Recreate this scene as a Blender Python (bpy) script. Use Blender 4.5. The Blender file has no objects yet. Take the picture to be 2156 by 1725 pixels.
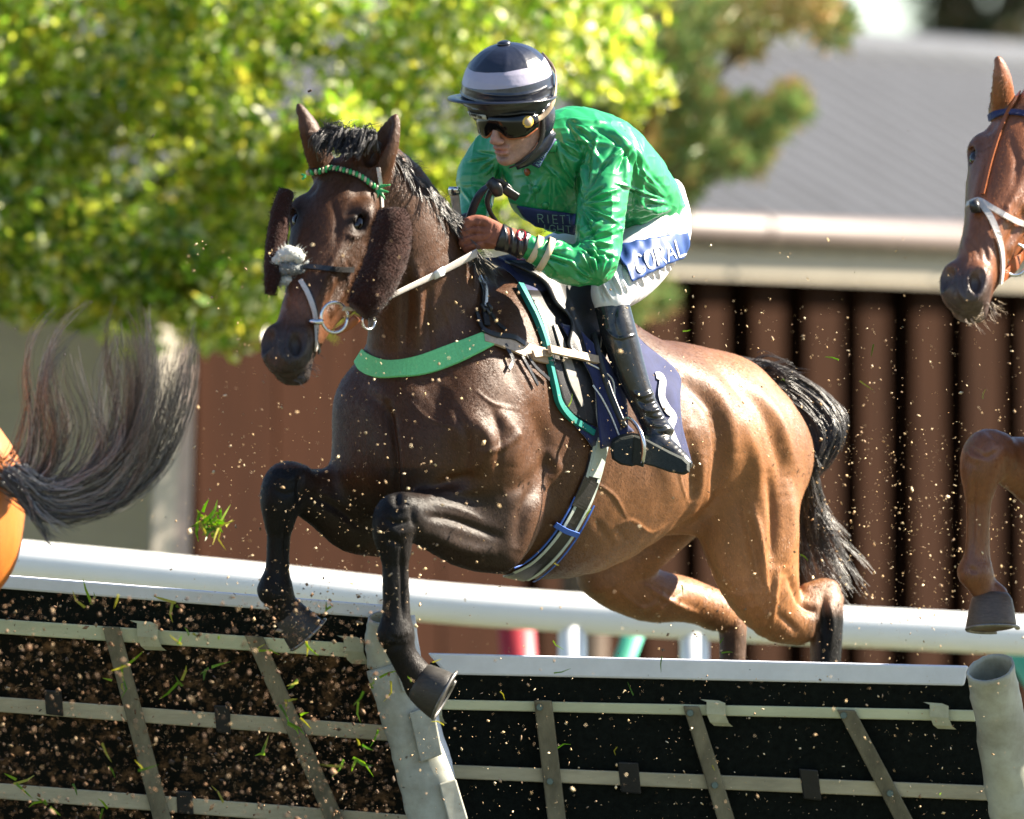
import bpy, math, random
import numpy as np
from mathutils import Vector, Matrix
from mathutils.bvhtree import BVHTree
random.seed(7); RNG = np.random.default_rng(7)
S = bpy.context.scene
C = S.collection
# ---------------------------------------------------------------- camera, world, sun, exposure
PX = 0.00118            # metres covered by one unit of the plan at the horse
DIST = 25.0; EYE = 1.6; DP = DIST / PX
cd = bpy.data.cameras.new('camera'); cam = bpy.data.objects.new('camera', cd); C.objects.link(cam)
cam.location = (0, -DIST, EYE); cam.rotation_euler = (math.radians(90), 0, 0)
cd.sensor_width = 36; cd.lens = 36 * DIST / (2156 * PX)
cd.clip_start = 0.5; cd.clip_end = 3000
cd.dof.use_dof = True; cd.dof.focus_distance = DIST - 0.18; cd.dof.aperture_fstop = cd.lens / 146.0
S.camera = cam
S.view_settings.view_transform = 'Standard'; S.view_settings.look = 'None'
S.view_settings.exposure = 2.4; S.view_settings.gamma = 1.0
SUN = Vector((0.77, 0.17, 0.62)).normalized()
w = bpy.data.worlds.new('World'); S.world = w; w.use_nodes = True
nt = w.node_tree; bg = nt.nodes['Background']
sky = nt.nodes.new('ShaderNodeTexSky'); sky.sky_type = 'NISHITA'; sky.sun_disc = False
sky.sun_elevation = math.asin(SUN.z); sky.sun_rotation = math.atan2(SUN.x, SUN.y)
sky.air_density = 1.0; sky.dust_density = 0.4; sky.ozone_density = 2.5
nt.links.new(sky.outputs[0], bg.inputs[0]); bg.inputs[1].default_value = 0.05
sl = bpy.data.lights.new('sun', 'SUN'); so = bpy.data.objects.new('sun', sl); C.objects.link(so)
sl.energy = 5.0; sl.angle = math.radians(0.5); sl.color = (1.0, 0.9, 0.74)
so.rotation_euler = (-SUN).to_track_quat('-Z', 'Y').to_euler()

# ---------------------------------------------------------------- plan space helpers
def Q(u, v, y):
    s = 1 + y / DP
    return np.array([(u - 1078) * s, y, (862 - v) * s], dtype=np.float64)
def WV(a):                                  # plan space -> metres
    a = np.asarray(a, dtype=np.float64)
    o = a * PX; o[..., 2] += EYE
    return o
def UV(a):                                  # plan space -> picture plan
    s = 1 + a[..., 1] / DP
    return 1078 + a[..., 0] / s, 862 - a[..., 2] / s
def nrm(v): v = np.asarray(v, float); return v / (np.linalg.norm(v) + 1e-12)
FWD = nrm([-.67, -.74, 0]); LAT = nrm([.74, -.67, 0]); UP = np.array([0, 0, 1.0])

# ---------------------------------------------------------------- noise
def _hash(ix, iy, iz, seed):
    n = (ix * 73856093) ^ (iy * 19349663) ^ (iz * 83492791) ^ (seed * 2654435761 & 0xffffffff)
    n = (n ^ (n >> 13)) * 1274126177 & 0xffffffff
    n = (n ^ (n >> 16)) & 0xffff
    return n / 65535.0
def vnoise(p, scale, seed=0):
    q = np.asarray(p) / scale
    i = np.floor(q).astype(np.int64); f = q - i; f = f * f * (3 - 2 * f)
    o = 0
    for dx in (0, 1):
        for dy in (0, 1):
            for dz in (0, 1):
                wgt = (f[:, 0] if dx else 1 - f[:, 0]) * (f[:, 1] if dy else 1 - f[:, 1]) * (f[:, 2] if dz else 1 - f[:, 2])
                o = o + wgt * _hash(i[:, 0] + dx, i[:, 1] + dy, i[:, 2] + dz, seed)
    return o * 2 - 1

# ---------------------------------------------------------------- implicit surfaces
def crom(pts, n):
    P = np.array(pts, float)
    if len(P) == 2:
        t = np.linspace(0, 1, n + 1)[:, None]; return P[0] * (1 - t) + P[1] * t
    out = []
    A = np.vstack([2 * P[0] - P[1], P, 2 * P[-1] - P[-2]])
    for i in range(1, len(A) - 2):
        for k in range(n):
            t = k / n; p0, p1, p2, p3 = A[i-1], A[i], A[i+1], A[i+2]
            out.append(.5 * ((2*p1) + (-p0+p2)*t + (2*p0-5*p1+4*p2-p3)*t*t + (-p0+3*p1-3*p2+p3)*t**3))
    out.append(P[-1]); return np.array(out)
class Field:
    def __init__(s, lo, hi, h):
        s.lo = np.array(lo, float); s.h = h
        s.n = np.ceil((np.array(hi, float) - s.lo) / h).astype(int) + 1
        s.D = np.full(s.n, 60.0, dtype=np.float32)
    def box(s, lo, hi):
        a = np.maximum(np.floor((lo - s.lo) / s.h).astype(int), 0)
        b = np.minimum(np.ceil((hi - s.lo) / s.h).astype(int) + 1, s.n)
        if np.any(b <= a): return None
        ax = [s.lo[i] + np.arange(a[i], b[i]) * s.h for i in range(3)]
        return a, b, np.meshgrid(*ax, indexing='ij', sparse=True)
    def put(s, a, b, d, k, sub):
        V = s.D[a[0]:b[0], a[1]:b[1], a[2]:b[2]]
        if sub:
            d = -d
            hh = np.maximum(k - np.abs(V - d), 0) / k
            V[...] = np.maximum(V, d) + hh * hh * k * .25
        else:
            hh = np.maximum(k - np.abs(V - d), 0) / k
            V[...] = np.minimum(V, d) - hh * hh * k * .25
    def chain(s, pts, side, k=20, sub=False, n=4, cap=.9, rot=None):
        """pts rows: x y z a b (plan space); side = direction of radius a"""
        P = np.array(pts, float)
        if P.ndim == 1: P = np.vstack([P, P + [0, 0, 1e-3, 0, 0]])
        R = crom(P, n) if len(P) > 2 else crom(P, 1)
        rm = np.maximum(R[:, 3], R[:, 4]).max() + k + 2 * s.h
        bx = s.box(R[:, :3].min(0) - rm, R[:, :3].max(0) + rm)
        if bx is None: return
        a, b, (X, Y, Z) = bx
        out = np.full([b[i] - a[i] for i in range(3)], 1e3, dtype=np.float32)
        for i in range(len(R) - 1):
            A, B = R[i], R[i+1]; w_ = B[:3] - A[:3]; L = np.linalg.norm(w_); w_ = w_ / max(L, 1e-9)
            rs_ = max(A[3], A[4], B[3], B[4]) + k + 2 * s.h
            b2 = s.box(np.minimum(A[:3], B[:3]) - rs_, np.maximum(A[:3], B[:3]) + rs_)
            if b2 is None: continue
            a2, e2, (X, Y, Z) = b2
            sd = side - w_ * np.dot(side, w_); sd = nrm(sd); up = np.cross(w_, sd)
            f4 = np.float32
            x = (X - A[0]).astype(f4); y = (Y - A[1]).astype(f4); z = (Z - A[2]).astype(f4)
            w4, s4, u4 = w_.astype(f4), sd.astype(f4), up.astype(f4); L4 = f4(max(L, 1e-9))
            tt = (x * w4[0] + y * w4[1] + z * w4[2])
            t = np.clip(tt / L4, 0, 1)
            ia = 1 / (f4(A[3]) + f4(B[3] - A[3]) * t); ib = 1 / (f4(A[4]) + f4(B[4] - A[4]) * t)
            ic = np.maximum(ia, ib) / f4(cap)
            lx = (x * s4[0] + y * s4[1] + z * s4[2]) * ia; ly = (x * u4[0] + y * u4[1] + z * u4[2]) * ib; lz = (tt - t * L4) * ic
            k0 = lx*lx; k0 += ly*ly; k0 += lz*lz; np.sqrt(k0, out=k0)
            lx *= ia; ly *= ib; lz *= ic
            k1 = lx*lx; k1 += ly*ly; k1 += lz*lz; np.sqrt(k1, out=k1); k1 += f4(1e-6)
            d = k0 * (k0 - 1) / k1
            o_ = out[a2[0]-a[0]:e2[0]-a[0], a2[1]-a[1]:e2[1]-a[1], a2[2]-a[2]:e2[2]-a[2]]
            np.minimum(o_, d, out=o_)
        s.put(a, b, out, k, sub)
    def ell(s, c, r, ax, k=20, sub=False):
        """ellipsoid centre c radii r axes ax (3 unit vectors)"""
        c = np.asarray(c, float); m = max(r) + k + 2 * s.h
        bx = s.box(c - m, c + m)
        if bx is None: return
        a, b, (X, Y, Z) = bx
        x = (X - c[0]).astype(np.float32); y = (Y - c[1]).astype(np.float32); z = (Z - c[2]).astype(np.float32); k0 = 0; k1 = 0
        for i in range(3):
            g4 = [np.float32(q_) for q_ in ax[i]]; l = x * g4[0] + y * g4[1] + z * g4[2]
            k0 = k0 + (l / r[i])**2; k1 = k1 + (l / r[i]**2)**2
        k0 = np.sqrt(k0); d = k0 * (k0 - 1) / (np.sqrt(k1) + 1e-6)
        s.put(a, b, d.astype(np.float32), k, sub)
    def mesh(s, smooth=2):
        D = s.D; h = s.h
        D[0] = D[-1] = 9; D[:, 0] = D[:, -1] = 9; D[:, :, 0] = D[:, :, -1] = 9
        I = D < 0
        n = np.array(D.shape) - 1
        cnt = np.zeros(n, np.int8)
        for dx in (0, 1):
            for dy in (0, 1):
                for dz in (0, 1):
                    cnt += I[dx:dx+n[0], dy:dy+n[1], dz:dz+n[2]]
        act = (cnt > 0) & (cnt < 8)
        cx = np.argwhere(act); ids = np.full(n, -1, np.int32); ids[act] = np.arange(len(cx))
        acc = np.zeros((len(cx), 3)); num = np.zeros(len(cx))
        cor = [(i, j, k) for i in (0, 1) for j in (0, 1) for k in (0, 1)]
        for p in cor:
            for ax in range(3):
                if p[ax]: continue
                q = list(p); q[ax] = 1
                d0 = D[cx[:, 0]+p[0], cx[:, 1]+p[1], cx[:, 2]+p[2]].astype(float)
                d1 = D[cx[:, 0]+q[0], cx[:, 1]+q[1], cx[:, 2]+q[2]].astype(float)
                m = (d0 < 0) != (d1 < 0); t = np.where(m, d0 / (d0 - d1 + 1e-12), 0)
                pt = np.tile(np.array(p, float), (len(cx), 1)); pt[:, ax] += t
                acc[m] += pt[m]; num[m] += 1
        V = s.lo + (cx + acc / num[:, None]) * h
        F = []
        for ax in range(3):
            o = [0, 0, 0]; o[ax] = 1
            A = I[:n[0], :n[1], :n[2]]; B = I[o[0]:o[0]+n[0], o[1]:o[1]+n[1], o[2]:o[2]+n[2]]
            e = np.argwhere(A != B); b_, c_ = [(1, 2), (2, 0), (0, 1)][ax]
            e = e[(e[:, b_] > 0) & (e[:, c_] > 0)]
            def g(i, j):
                x = e.copy(); x[:, b_] -= i; x[:, c_] -= j; return ids[x[:, 0], x[:, 1], x[:, 2]]
            q = np.stack([g(0, 0), g(1, 0), g(1, 1), g(0, 1)], 1)
            fl = ~I[e[:, 0], e[:, 1], e[:, 2]]
            q[fl] = q[fl][:, ::-1]; F.append(q)
        F = np.vstack(F); F = F[(F >= 0).all(1)]
        V = lap(V, F, smooth)
        return V, F
def lap(V, F, it, lam=.5):
    E = np.vstack([F[:, [0, 1]], F[:, [1, 2]], F[:, [2, 3]], F[:, [3, 0]]]); n = len(V)
    deg = np.bincount(E[:, 0], minlength=n) + np.bincount(E[:, 1], minlength=n)
    for _ in range(it):
        A = np.stack([np.bincount(E[:, 0], V[E[:, 1], i], n) + np.bincount(E[:, 1], V[E[:, 0], i], n) for i in range(3)], 1)
        V = V * (1 - lam) + lam * A / np.maximum(deg, 1)[:, None]
    return V
def vnormals(V, F):
    fn = np.cross(V[F[:, 2]] - V[F[:, 0]], V[F[:, 3]] - V[F[:, 1]])
    N = np.stack([sum(np.bincount(F[:, j], fn[:, i], len(V)) for j in range(4)) for i in range(3)], 1)
    return N / (np.linalg.norm(N, axis=1)[:, None] + 1e-9)
def polydist(u, v, pl):
    best = np.full(len(u), 1e9); tt = np.zeros(len(u)); n = len(pl) - 1
    for i in range(n):
        ax, ay = pl[i]; bx, by = pl[i+1]; dx, dy = bx - ax, by - ay
        t = np.clip(((u - ax) * dx + (v - ay) * dy) / (dx*dx + dy*dy + 1e-9), 0, 1)
        d = np.hypot(u - ax - t*dx, v - ay - t*dy); m = d < best
        best[m] = d[m]; tt[m] = (i + t[m]) / n
    return best, tt
def carve(V, F, strokes, ymin=-1e9, ymax=1e9):
    """muscle and fold modelling: stroke = (polyline, half width, height); pushes surface facing the viewer's side"""
    N = vnormals(V, F); u, v = UV(V); disp = np.zeros(len(V))
    face = np.clip(-N[:, 1] * 1.6 + .25, 0, 1) * ((V[:, 1] > ymin) & (V[:, 1] < ymax))
    for st in strokes:
        pl, wd, ht = st[:3]; pl = crom(pl, 4) if len(pl) > 2 else np.array(pl, float)
        m = (u > pl[:, 0].min() - 3*wd) & (u < pl[:, 0].max() + 3*wd) & (v > pl[:, 1].min() - 3*wd) & (v < pl[:, 1].max() + 3*wd)
        ix = np.nonzero(m)[0]
        if not len(ix): continue
        d, t = polydist(u[ix], v[ix], pl)
        disp[ix] += ht * np.exp(-(d / wd)**2) * np.clip(np.sin(np.pi * np.clip(t, .02, .98))**.5, 0, 1) * face[ix]
    return V + N * disp[:, None]

# ---------------------------------------------------------------- objects
def smoothmesh(me):
    me.polygons.foreach_set('use_smooth', [True] * len(me.polygons))
def raw(name, V, F, m, parent=None, smooth=True, world=False, cols=None, fmi=None):
    """V in plan space (or metres when world); F numpy (n,4)/(n,3) or list"""
    me = bpy.data.meshes.new(name)
    W_ = V if world else WV(np.asarray(V, float))
    me.from_pydata([tuple(x) for x in np.asarray(W_).tolist()], [], F.tolist() if hasattr(F, 'tolist') else F)
    if smooth: smoothmesh(me)
    for mm in (m if isinstance(m, (list, tuple)) else [m]): me.materials.append(mm)
    if fmi is not None: me.polygons.foreach_set('material_index', list(fmi))
    if cols is not None:
        at = me.color_attributes.new('tint', 'FLOAT_COLOR', 'POINT')
        cc = np.ones((len(V), 4), np.float32); cc[:, :3] = cols; at.data.foreach_set('color', cc.ravel())
    me.update()
    o = bpy.data.objects.new(name, me); C.objects.link(o)
    if parent is not None:
        o.parent = parent; q = parent; l = Vector((0, 0, 0))
        while q is not None: l += q.location; q = q.parent
        o.location = -l
    return o
def thing(name, label, cat, base, group=None):
    o = bpy.data.objects.new(name, None); C.objects.link(o); o.empty_display_size = .1
    o.location = Vector(WV(Q(*base)))
    return tag(o, label, cat, group)
def tag(o, label=None, cat=None, group=None, kind=None):
    if label: o['label'] = label
    if cat: o['category'] = cat
    if group: o['group'] = group
    if kind: o['kind'] = kind
    return o
def bvh(V, F):
    return BVHTree.FromPolygons([tuple(x) for x in V.tolist()], F.tolist())
def hit(bv, u, v, ymin=-2500):
    """the surface point of a plan-space mesh seen at (u, v)"""
    a = Q(u, v, ymin); b = Q(u, v, 3000); d = Vector(b - a).normalized()
    r = bv.ray_cast(Vector(a), d)
    if r[0] is None: return None, None
    n = np.array(r[1]);
    if n @ np.array(d) > 0: n = -n
    return np.array(r[0]), n
class MB:
    """collects simple pieces into one mesh (plan space)"""
    def __init__(s): s.V = []; s.F = []; s.c = []; s.M = []
    def add(s, V, F, col=None, mi=0):
        o = len(s.V); s.V += [tuple(map(float, x)) for x in V]; s.F += [tuple(int(i) + o for i in f) for f in F]
        s.c += [col or (1, 1, 1)] * len(V); s.M += [mi] * len(F)
    def tube(s, pts, r, n=10, side=None, flat=1.0, cap=True, col=None, mi=0, sub=3):
        """round or flattened tube along points; r number or list"""
        P = np.array(pts, float); rr = np.array(r if np.ndim(r) else [r] * len(P), float)
        if len(P) > 2 and sub > 1:
            X = crom(np.column_stack([P, rr]), sub); P = X[:, :3]; rr = X[:, 3]
        V = []; T = np.gradient(P, axis=0); prev = None
        for i in range(len(P)):
            t = nrm(T[i])
            a = np.array(side, float) if side is not None else (prev if prev is not None else (np.array([0, 0, 1.]) if abs(t[2]) < .9 else np.array([1., 0, 0])))
            a = nrm(a - t * np.dot(a, t)); prev = a; b = np.cross(t, a)
            for k in range(n):
                an = 2 * math.pi * k / n; V.append(P[i] + a * math.cos(an) * rr[i] + b * math.sin(an) * rr[i] * flat)
        F = []; m = len(P)
        for i in range(m - 1):
            for k in range(n):
                F.append((i*n+k, i*n+(k+1) % n, (i+1)*n+(k+1) % n, (i+1)*n+k))
        if cap:
            F.append(tuple(range(n))[::-1]); F.append(tuple((m-1)*n+k for k in range(n)))
        s.add(V, F, col, mi)
    def box8(s, c8, col=None, mi=0):
        """8 corners: bottom ring 4, top ring 4"""
        s.add(c8, [(3, 2, 1, 0), (4, 5, 6, 7), (0, 1, 5, 4), (1, 2, 6, 5), (2, 3, 7, 6), (3, 0, 4, 7)], col, mi)
    def slab(s, q4, th, col=None, mi=0):
        """quad q4 (plan space points) extruded away from the viewer by vector th"""
        q = [np.asarray(p, float) for p in q4]; th = np.asarray(th, float)
        s.box8(q + [p + th for p in q], col, mi)
    def build(s, name, m, parent=None, smooth=False, bevel=0, cols=False):
        V = np.array(s.V)
        o = raw(name, V, s.F, m, parent, smooth, cols=np.array(s.c) if cols else None, fmi=s.M)
        if bevel:
            b = o.modifiers.new('bevel', 'BEVEL'); b.width = bevel * PX; b.segments = 2; b.limit_method = 'ANGLE'
        return o
def band(bv, path, width, th=3.0, lift=1.0, sub=5, side=0, mb=None, col=None, mi=0, drop=0):
    """strap lying on a surface: path of (u,v) or (u,v,w); returns MB"""
    mb = mb or MB()
    P = np.array([list(p) + [width] * (3 - len(p)) for p in path], float); P = crom(P, sub)
    C_, Nn = [], []
    last = None
    ok_ = [hit(bv, u, v)[0] is not None for u, v, w_ in P]
    if any(ok_):
        i0 = ok_.index(True); i1 = len(ok_) - ok_[::-1].index(True)
        if i1 - i0 >= 3: P = P[i0:i1]
    for u, v, w_ in P:
        p, n = hit(bv, u, v)
        if p is None:
            y = last[1] if last is not None else -200; p = Q(u, v, y); n = np.array([0, -1., 0])
        C_.append(p); Nn.append(n); last = p
    C_ = np.array(C_); Nn = np.array(Nn)
    for _ in range(2):
        Nn[1:-1] = (Nn[:-2] + Nn[1:-1] + Nn[2:]) / 3
    Y = C_[:, 1].copy()
    for _ in range(2): Y[1:-1] = (Y[:-2] + 2*Y[1:-1] + Y[2:]) / 4
    for i in range(len(P)): C_[i] = Q(P[i, 0], P[i, 1], min(Y[i], C_[i][1]))
    T = np.gradient(C_, axis=0); V = []
    for i in range(len(P)):
        t = nrm(T[i]); n = nrm(Nn[i] - t * np.dot(Nn[i], t)); b = np.cross(t, n); w2 = P[i, 2] / 2
        o0 = lift; o1 = lift + th
        V += [C_[i] - b*w2 + n*(o0-drop), C_[i] - b*w2*.96 + n*o1, C_[i] + b*w2*.96 + n*o1, C_[i] + b*w2 + n*(o0-drop)]
    F = []
    for i in range(len(P) - 1):
        for k in range(4): F.append((i*4+k, i*4+(k+1) % 4, (i+1)*4+(k+1) % 4, (i+1)*4+k))
    F += [(3, 2, 1, 0), tuple((len(P)-1)*4+k for k in range(4))]
    F = [f[::-1] for f in F]
    mb.add(V, F, col, mi); return mb
def sheet(bv, L, R, nu, nv, lift, th, jit=0, ripple=None, bot=None):
    """cloth patch between two picture curves L and R, lying on a surface with thickness"""
    A = crom(L, 6) if len(L) > 2 else crom(L, 12); B = crom(R, 6) if len(R) > 2 else crom(R, 12)
    def samp(c, t):
        x = t * (len(c) - 1); i = min(int(x), len(c) - 2); return c[i] * (1 - (x - i)) + c[i+1] * (x - i)
    G = np.zeros((nv, nu, 3)); NN = np.zeros((nv, nu, 3)); ok = np.zeros((nv, nu), bool); U = np.zeros((nv, nu, 2))
    for j in range(nv):
        a = samp(A, j/(nv-1)); b = samp(B, j/(nv-1))
        for i in range(nu):
            uv = a + (b - a) * i/(nu-1); U[j, i] = uv
            p, n = hit(bv, uv[0], uv[1])
            if p is not None: G[j, i] = p; NN[j, i] = n; ok[j, i] = True
    good = np.argwhere(ok)
    for j in range(nv):
        for i in range(nu):
            if not ok[j, i] and len(good):
                g = good[np.argmin(((good - [j, i])**2).sum(1))]
                G[j, i] = Q(U[j, i, 0], U[j, i, 1], G[g[0], g[1], 1]); NN[j, i] = NN[g[0], g[1]]
    Y = G[:, :, 1]
    for _ in range(3):
        Z = Y.copy(); Z[1:-1, 1:-1] = (Y[:-2, 1:-1] + Y[2:, 1:-1] + Y[1:-1, :-2] + Y[1:-1, 2:]) / 4; Y = np.minimum(Z, Y + 0.5)
        N2 = NN.copy(); N2[1:-1, 1:-1] = (NN[:-2, 1:-1] + NN[2:, 1:-1] + NN[1:-1, :-2] + NN[1:-1, 2:]); NN = N2 / (np.linalg.norm(N2, axis=2)[:, :, None] + 1e-9)
    V0 = np.zeros_like(G)
    for j in range(nv):
        for i in range(nu):
            V0[j, i] = Q(U[j, i, 0], U[j, i, 1], Y[j, i])
    rp = np.zeros((nv, nu))
    if ripple is not None: rp = ripple(U[:, :, 0], U[:, :, 1])
    top = V0 + NN * (lift + th + rp)[:, :, None] if np.ndim(rp) else V0
    low = V0 + NN * (lift + rp)[:, :, None]
    V = np.vstack([top.reshape(-1, 3), low.reshape(-1, 3)]); F = []; n = nu * nv
    for j in range(nv-1):
        for i in range(nu-1):
            a = j*nu+i; F.append((a, a+nu, a+nu+1, a+1)); F.append((n+a, n+a+1, n+a+nu+1, n+a+nu))
    for i in range(nu-1):
        F.append((i, i+1, n+i+1, n+i)); a = (nv-1)*nu+i; F.append((a+1, a, n+a, n+a+1))
    for j in range(nv-1):
        a = j*nu; F.append((a+nu, a, n+a, n+a+nu)); a = j*nu+nu-1; F.append((a, a+nu, n+a+nu, n+a))
    F2 = np.array(F)
    nn = vnormals(V, F2)
    if (nn[:n, 1].mean() > 0): F2 = F2[:, ::-1]
    return V, F2
def hairs(guides, n, r=1.0, clump=9, seg=9, jit=10, seed=1, wave=3, tipvar=.25, cols=None, rootjit=None, curl=0):
    """strands interpolated between guide curves (each a list of plan-space points)"""
    g = np.random.default_rng(seed); G = [crom(np.array(x, float), 8) for x in guides]
    def rs(c, k):
        t = np.linspace(0, len(c)-1, k); i = np.minimum(t.astype(int), len(c)-2); f = (t - i)[:, None]; return c[i]*(1-f)+c[i+1]*f
    G = [rs(c, 40) for c in G]; mb_V = []; mb_F = []; cc = []
    o = 0
    for s_ in range(n):
        if s_ % clump == 0:
            ka = g.integers(0, len(G)); kb = min(ka + 1, len(G) - 1) if g.random() < .5 else max(ka - 1, 0)
            kt = g.random(); kl = 1 - g.random()**1.5 * tipvar; kj = (g.normal(0, 1, 3), g.normal(0, 1, 3)); kp = g.random(3) * 6.28; kf = 3 + 4*g.random(3); kc = g.random()
        a, b = ka, kb
        t = np.clip(kt + g.normal(0, .07), 0, 1); c = G[a]*(1-t) + G[b]*t
        ln = kl * (1 - .15*g.random()); st = g.random()**3 * .25
        ts = np.linspace(st*39, 39*ln, seg); i = np.minimum(ts.astype(int), 38); f = (ts-i)[:, None]; c = c[i]*(1-f)+c[i+1]*f
        rj = rootjit if rootjit is not None else jit*.35
        q = np.linspace(0, 1, seg)[:, None]
        c = c + (kj[0]*.8 + g.normal(0, .6, 3)) * rj * (1-q) + (kj[1] + g.normal(0, .38, 3) * (1.15 - .6*q)) * jit * q
        c = c + wave * (np.sin(q * kf + kp) + .3*np.sin(q * 9 + g.random(3)*6)) * q
        col = cols[min(int(np.clip(kc + g.normal(0, .2), 0, .999) * len(cols)), len(cols)-1)] if cols else (1, 1, 1)
        rad = r * (.5 + g.random()) * np.linspace(1, .25, seg)
        T = np.gradient(c, axis=0)
        for k in range(seg):
            tt = nrm(T[k]); x = nrm(np.cross(tt, [0, 1, .01])); y = np.cross(tt, x)
            for q3 in range(3):
                an = q3 * 2.094; mb_V.append(c[k] + (x*math.cos(an) + y*math.sin(an)) * rad[k]); cc.append(col)
        for k in range(seg-1):
            for q3 in range(3): mb_F.append((o+k*3+q3, o+k*3+(q3+1) % 3, o+(k+1)*3+(q3+1) % 3, o+(k+1)*3+q3))
        o += seg*3
    return np.array(mb_V), mb_F, np.array(cc)

# ---------------------------------------------------------------- materials
def mat(name, col, rough=.6, spec=.5, noise=0, nscale=30, bump=0, bscale=200, tint=False, metal=0, coat=0, sheen=0, stretch=None, trans=0, dist=.002, col2=None, bdet=4):
    m = bpy.data.materials.new(name); m.use_nodes = True; t = m.node_tree; b = t.nodes['Principled BSDF']
    b.inputs['Roughness'].default_value = rough; b.inputs['Specular IOR Level'].default_value = spec
    b.inputs['Metallic'].default_value = metal; b.inputs['Coat Weight'].default_value = coat
    if coat: b.inputs['Coat Roughness'].default_value = .15
    if sheen: b.inputs['Sheen Weight'].default_value = sheen; b.inputs['Sheen Roughness'].default_value = .4
    tc = t.nodes.new('ShaderNodeTexCoord'); src = tc.outputs['Object']
    if stretch:
        mp = t.nodes.new('ShaderNodeMapping'); mp.inputs['Scale'].default_value = stretch; t.links.new(src, mp.inputs[0]); src = mp.outputs[0]
    out = None
    if tint:
        at = t.nodes.new('ShaderNodeAttribute'); at.attribute_name = 'tint'; out = at.outputs['Color']
    if noise:
        nz = t.nodes.new('ShaderNodeTexNoise'); nz.inputs['Scale'].default_value = nscale; nz.inputs['Detail'].default_value = 6
        nz.inputs['Roughness'].default_value = .65
        t.links.new(src, nz.inputs['Vector'])
        rp = t.nodes.new('ShaderNodeValToRGB'); e = rp.color_ramp.elements; e[0].position = .3; e[1].position = .7
        a = 1 - noise; c2 = col2
        if tint: e[0].color = (a, a, a, 1); e[1].color = (1 + noise*.6,) * 3 + (1,)
        elif c2: e[0].color = (*c2, 1); e[1].color = (*col, 1)
        else: e[0].color = (col[0]*a, col[1]*a, col[2]*a, 1); e[1].color = tuple(min(c*(1+noise*.6), 1) for c in col) + (1,)
        t.links.new(nz.outputs[0], rp.inputs[0])
        if tint:
            mx = t.nodes.new('ShaderNodeMix'); mx.data_type = 'RGBA'; mx.blend_type = 'MULTIPLY'; mx.inputs['Factor'].default_value = 1
            t.links.new(out, mx.inputs['A']); t.links.new(rp.outputs[0], mx.inputs['B']); out = mx.outputs['Result']
        else: out = rp.outputs[0]
    if out: t.links.new(out, b.inputs['Base Color'])
    else: b.inputs['Base Color'].default_value = (*col, 1)
    if bump:
        n2 = t.nodes.new('ShaderNodeTexNoise'); n2.inputs['Scale'].default_value = bscale; n2.inputs['Detail'].default_value = bdet
        t.links.new(src, n2.inputs['Vector'])
        bp = t.nodes.new('ShaderNodeBump'); bp.inputs['Strength'].default_value = bump; bp.inputs['Distance'].default_value = dist
        t.links.new(n2.outputs[0], bp.inputs['Height']); t.links.new(bp.outputs[0], b.inputs['Normal'])
    if trans:
        tr = t.nodes.new('ShaderNodeBsdfTranslucent'); ms = t.nodes.new('ShaderNodeMixShader'); ms.inputs[0].default_value = trans
        if out: t.links.new(out, tr.inputs[0])
        else: tr.inputs[0].default_value = (*col, 1)
        o = t.nodes['Material Output']; t.links.new(b.outputs[0], ms.inputs[1]); t.links.new(tr.outputs[0], ms.inputs[2]); t.links.new(ms.outputs[0], o.inputs[0])
    return m
M = {}
M['coat'] = mat('bay_coat', (.2, .09, .04), .5, .5, noise=.32, nscale=26, bump=.55, bscale=520, tint=True, sheen=0, stretch=(1, 1, .16), dist=.0018)
M['coat_chestnut'] = mat('chestnut_coat', (.3, .1, .03), .42, .55, noise=.3, nscale=26, bump=.5, bscale=460, tint=True, sheen=0, stretch=(1, 1, .16), dist=.0018)
M['hair'] = mat('dark_hair', (.02, .017, .015), .34, .7, tint=True)
M['hoof'] = mat('hoof_horn', (.03, .027, .024), .5, .4, noise=.4, nscale=60, bump=.4, bscale=90, stretch=(1, 1, 4))
M['eye'] = mat('eye_gloss', (.012, .005, .002), .12, .6)
M['fleece'] = mat('brown_sheepskin', (.026, .009, .006), .9, .15, noise=.4, nscale=50, bump=1, bscale=160, sheen=.1, dist=.006)
M['fleece_grey'] = mat('grey_sheepskin', (.5, .5, .46), .9, .2, noise=.3, nscale=50, bump=1, bscale=140, sheen=.2, dist=.006)
M['leather'] = mat('black_leather', (.018, .017, .018), .35, .5, noise=.3, nscale=80, bump=.3, bscale=300)
M['leather_tan'] = mat('tan_leather', (.42, .31, .22), .5, .4, noise=.25, nscale=60, bump=.3, bscale=300)
M['leather_brown'] = mat('brown_leather', (.25, .07, .02), .4, .5, noise=.2, nscale=80)
M['rein'] = mat('pale_rubber_rein', (.5, .45, .42), .55, .4, noise=.15, nscale=120, bump=.3, bscale=500)
M['steel'] = mat('steel', (.6, .6, .62), .22, .5, metal=1, noise=.1, nscale=60)
M['iron'] = mat('worn_iron', (.22, .21, .2), .45, .5, metal=.8, noise=.4, nscale=60)
M['green_web'] = mat('green_elastic', (.17, .58, .24), .8, .2, noise=.15, nscale=200, bump=.4, bscale=600)
M['teal'] = mat('teal_piping', (.012, .19, .16), .6, .3, noise=.15, nscale=60)
M['navy'] = mat('navy_cloth', (.018, .024, .085), .75, .25, noise=.25, nscale=40, bump=.3, bscale=500, sheen=.3)
M['white_cloth'] = mat('white_cloth', (.75, .74, .74), .7, .3, noise=.06, nscale=40)
M['breeches'] = mat('white_breeches', (.6, .59, .62), .5, .35, noise=.05, nscale=20, bump=.2, bscale=60)
M['silk'] = mat('green_silk', (.014, .25, .08), .34, .65, noise=.12, nscale=8, bump=.1, bscale=26, stretch=(1, 1, .6), dist=.005, bdet=2)
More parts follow.
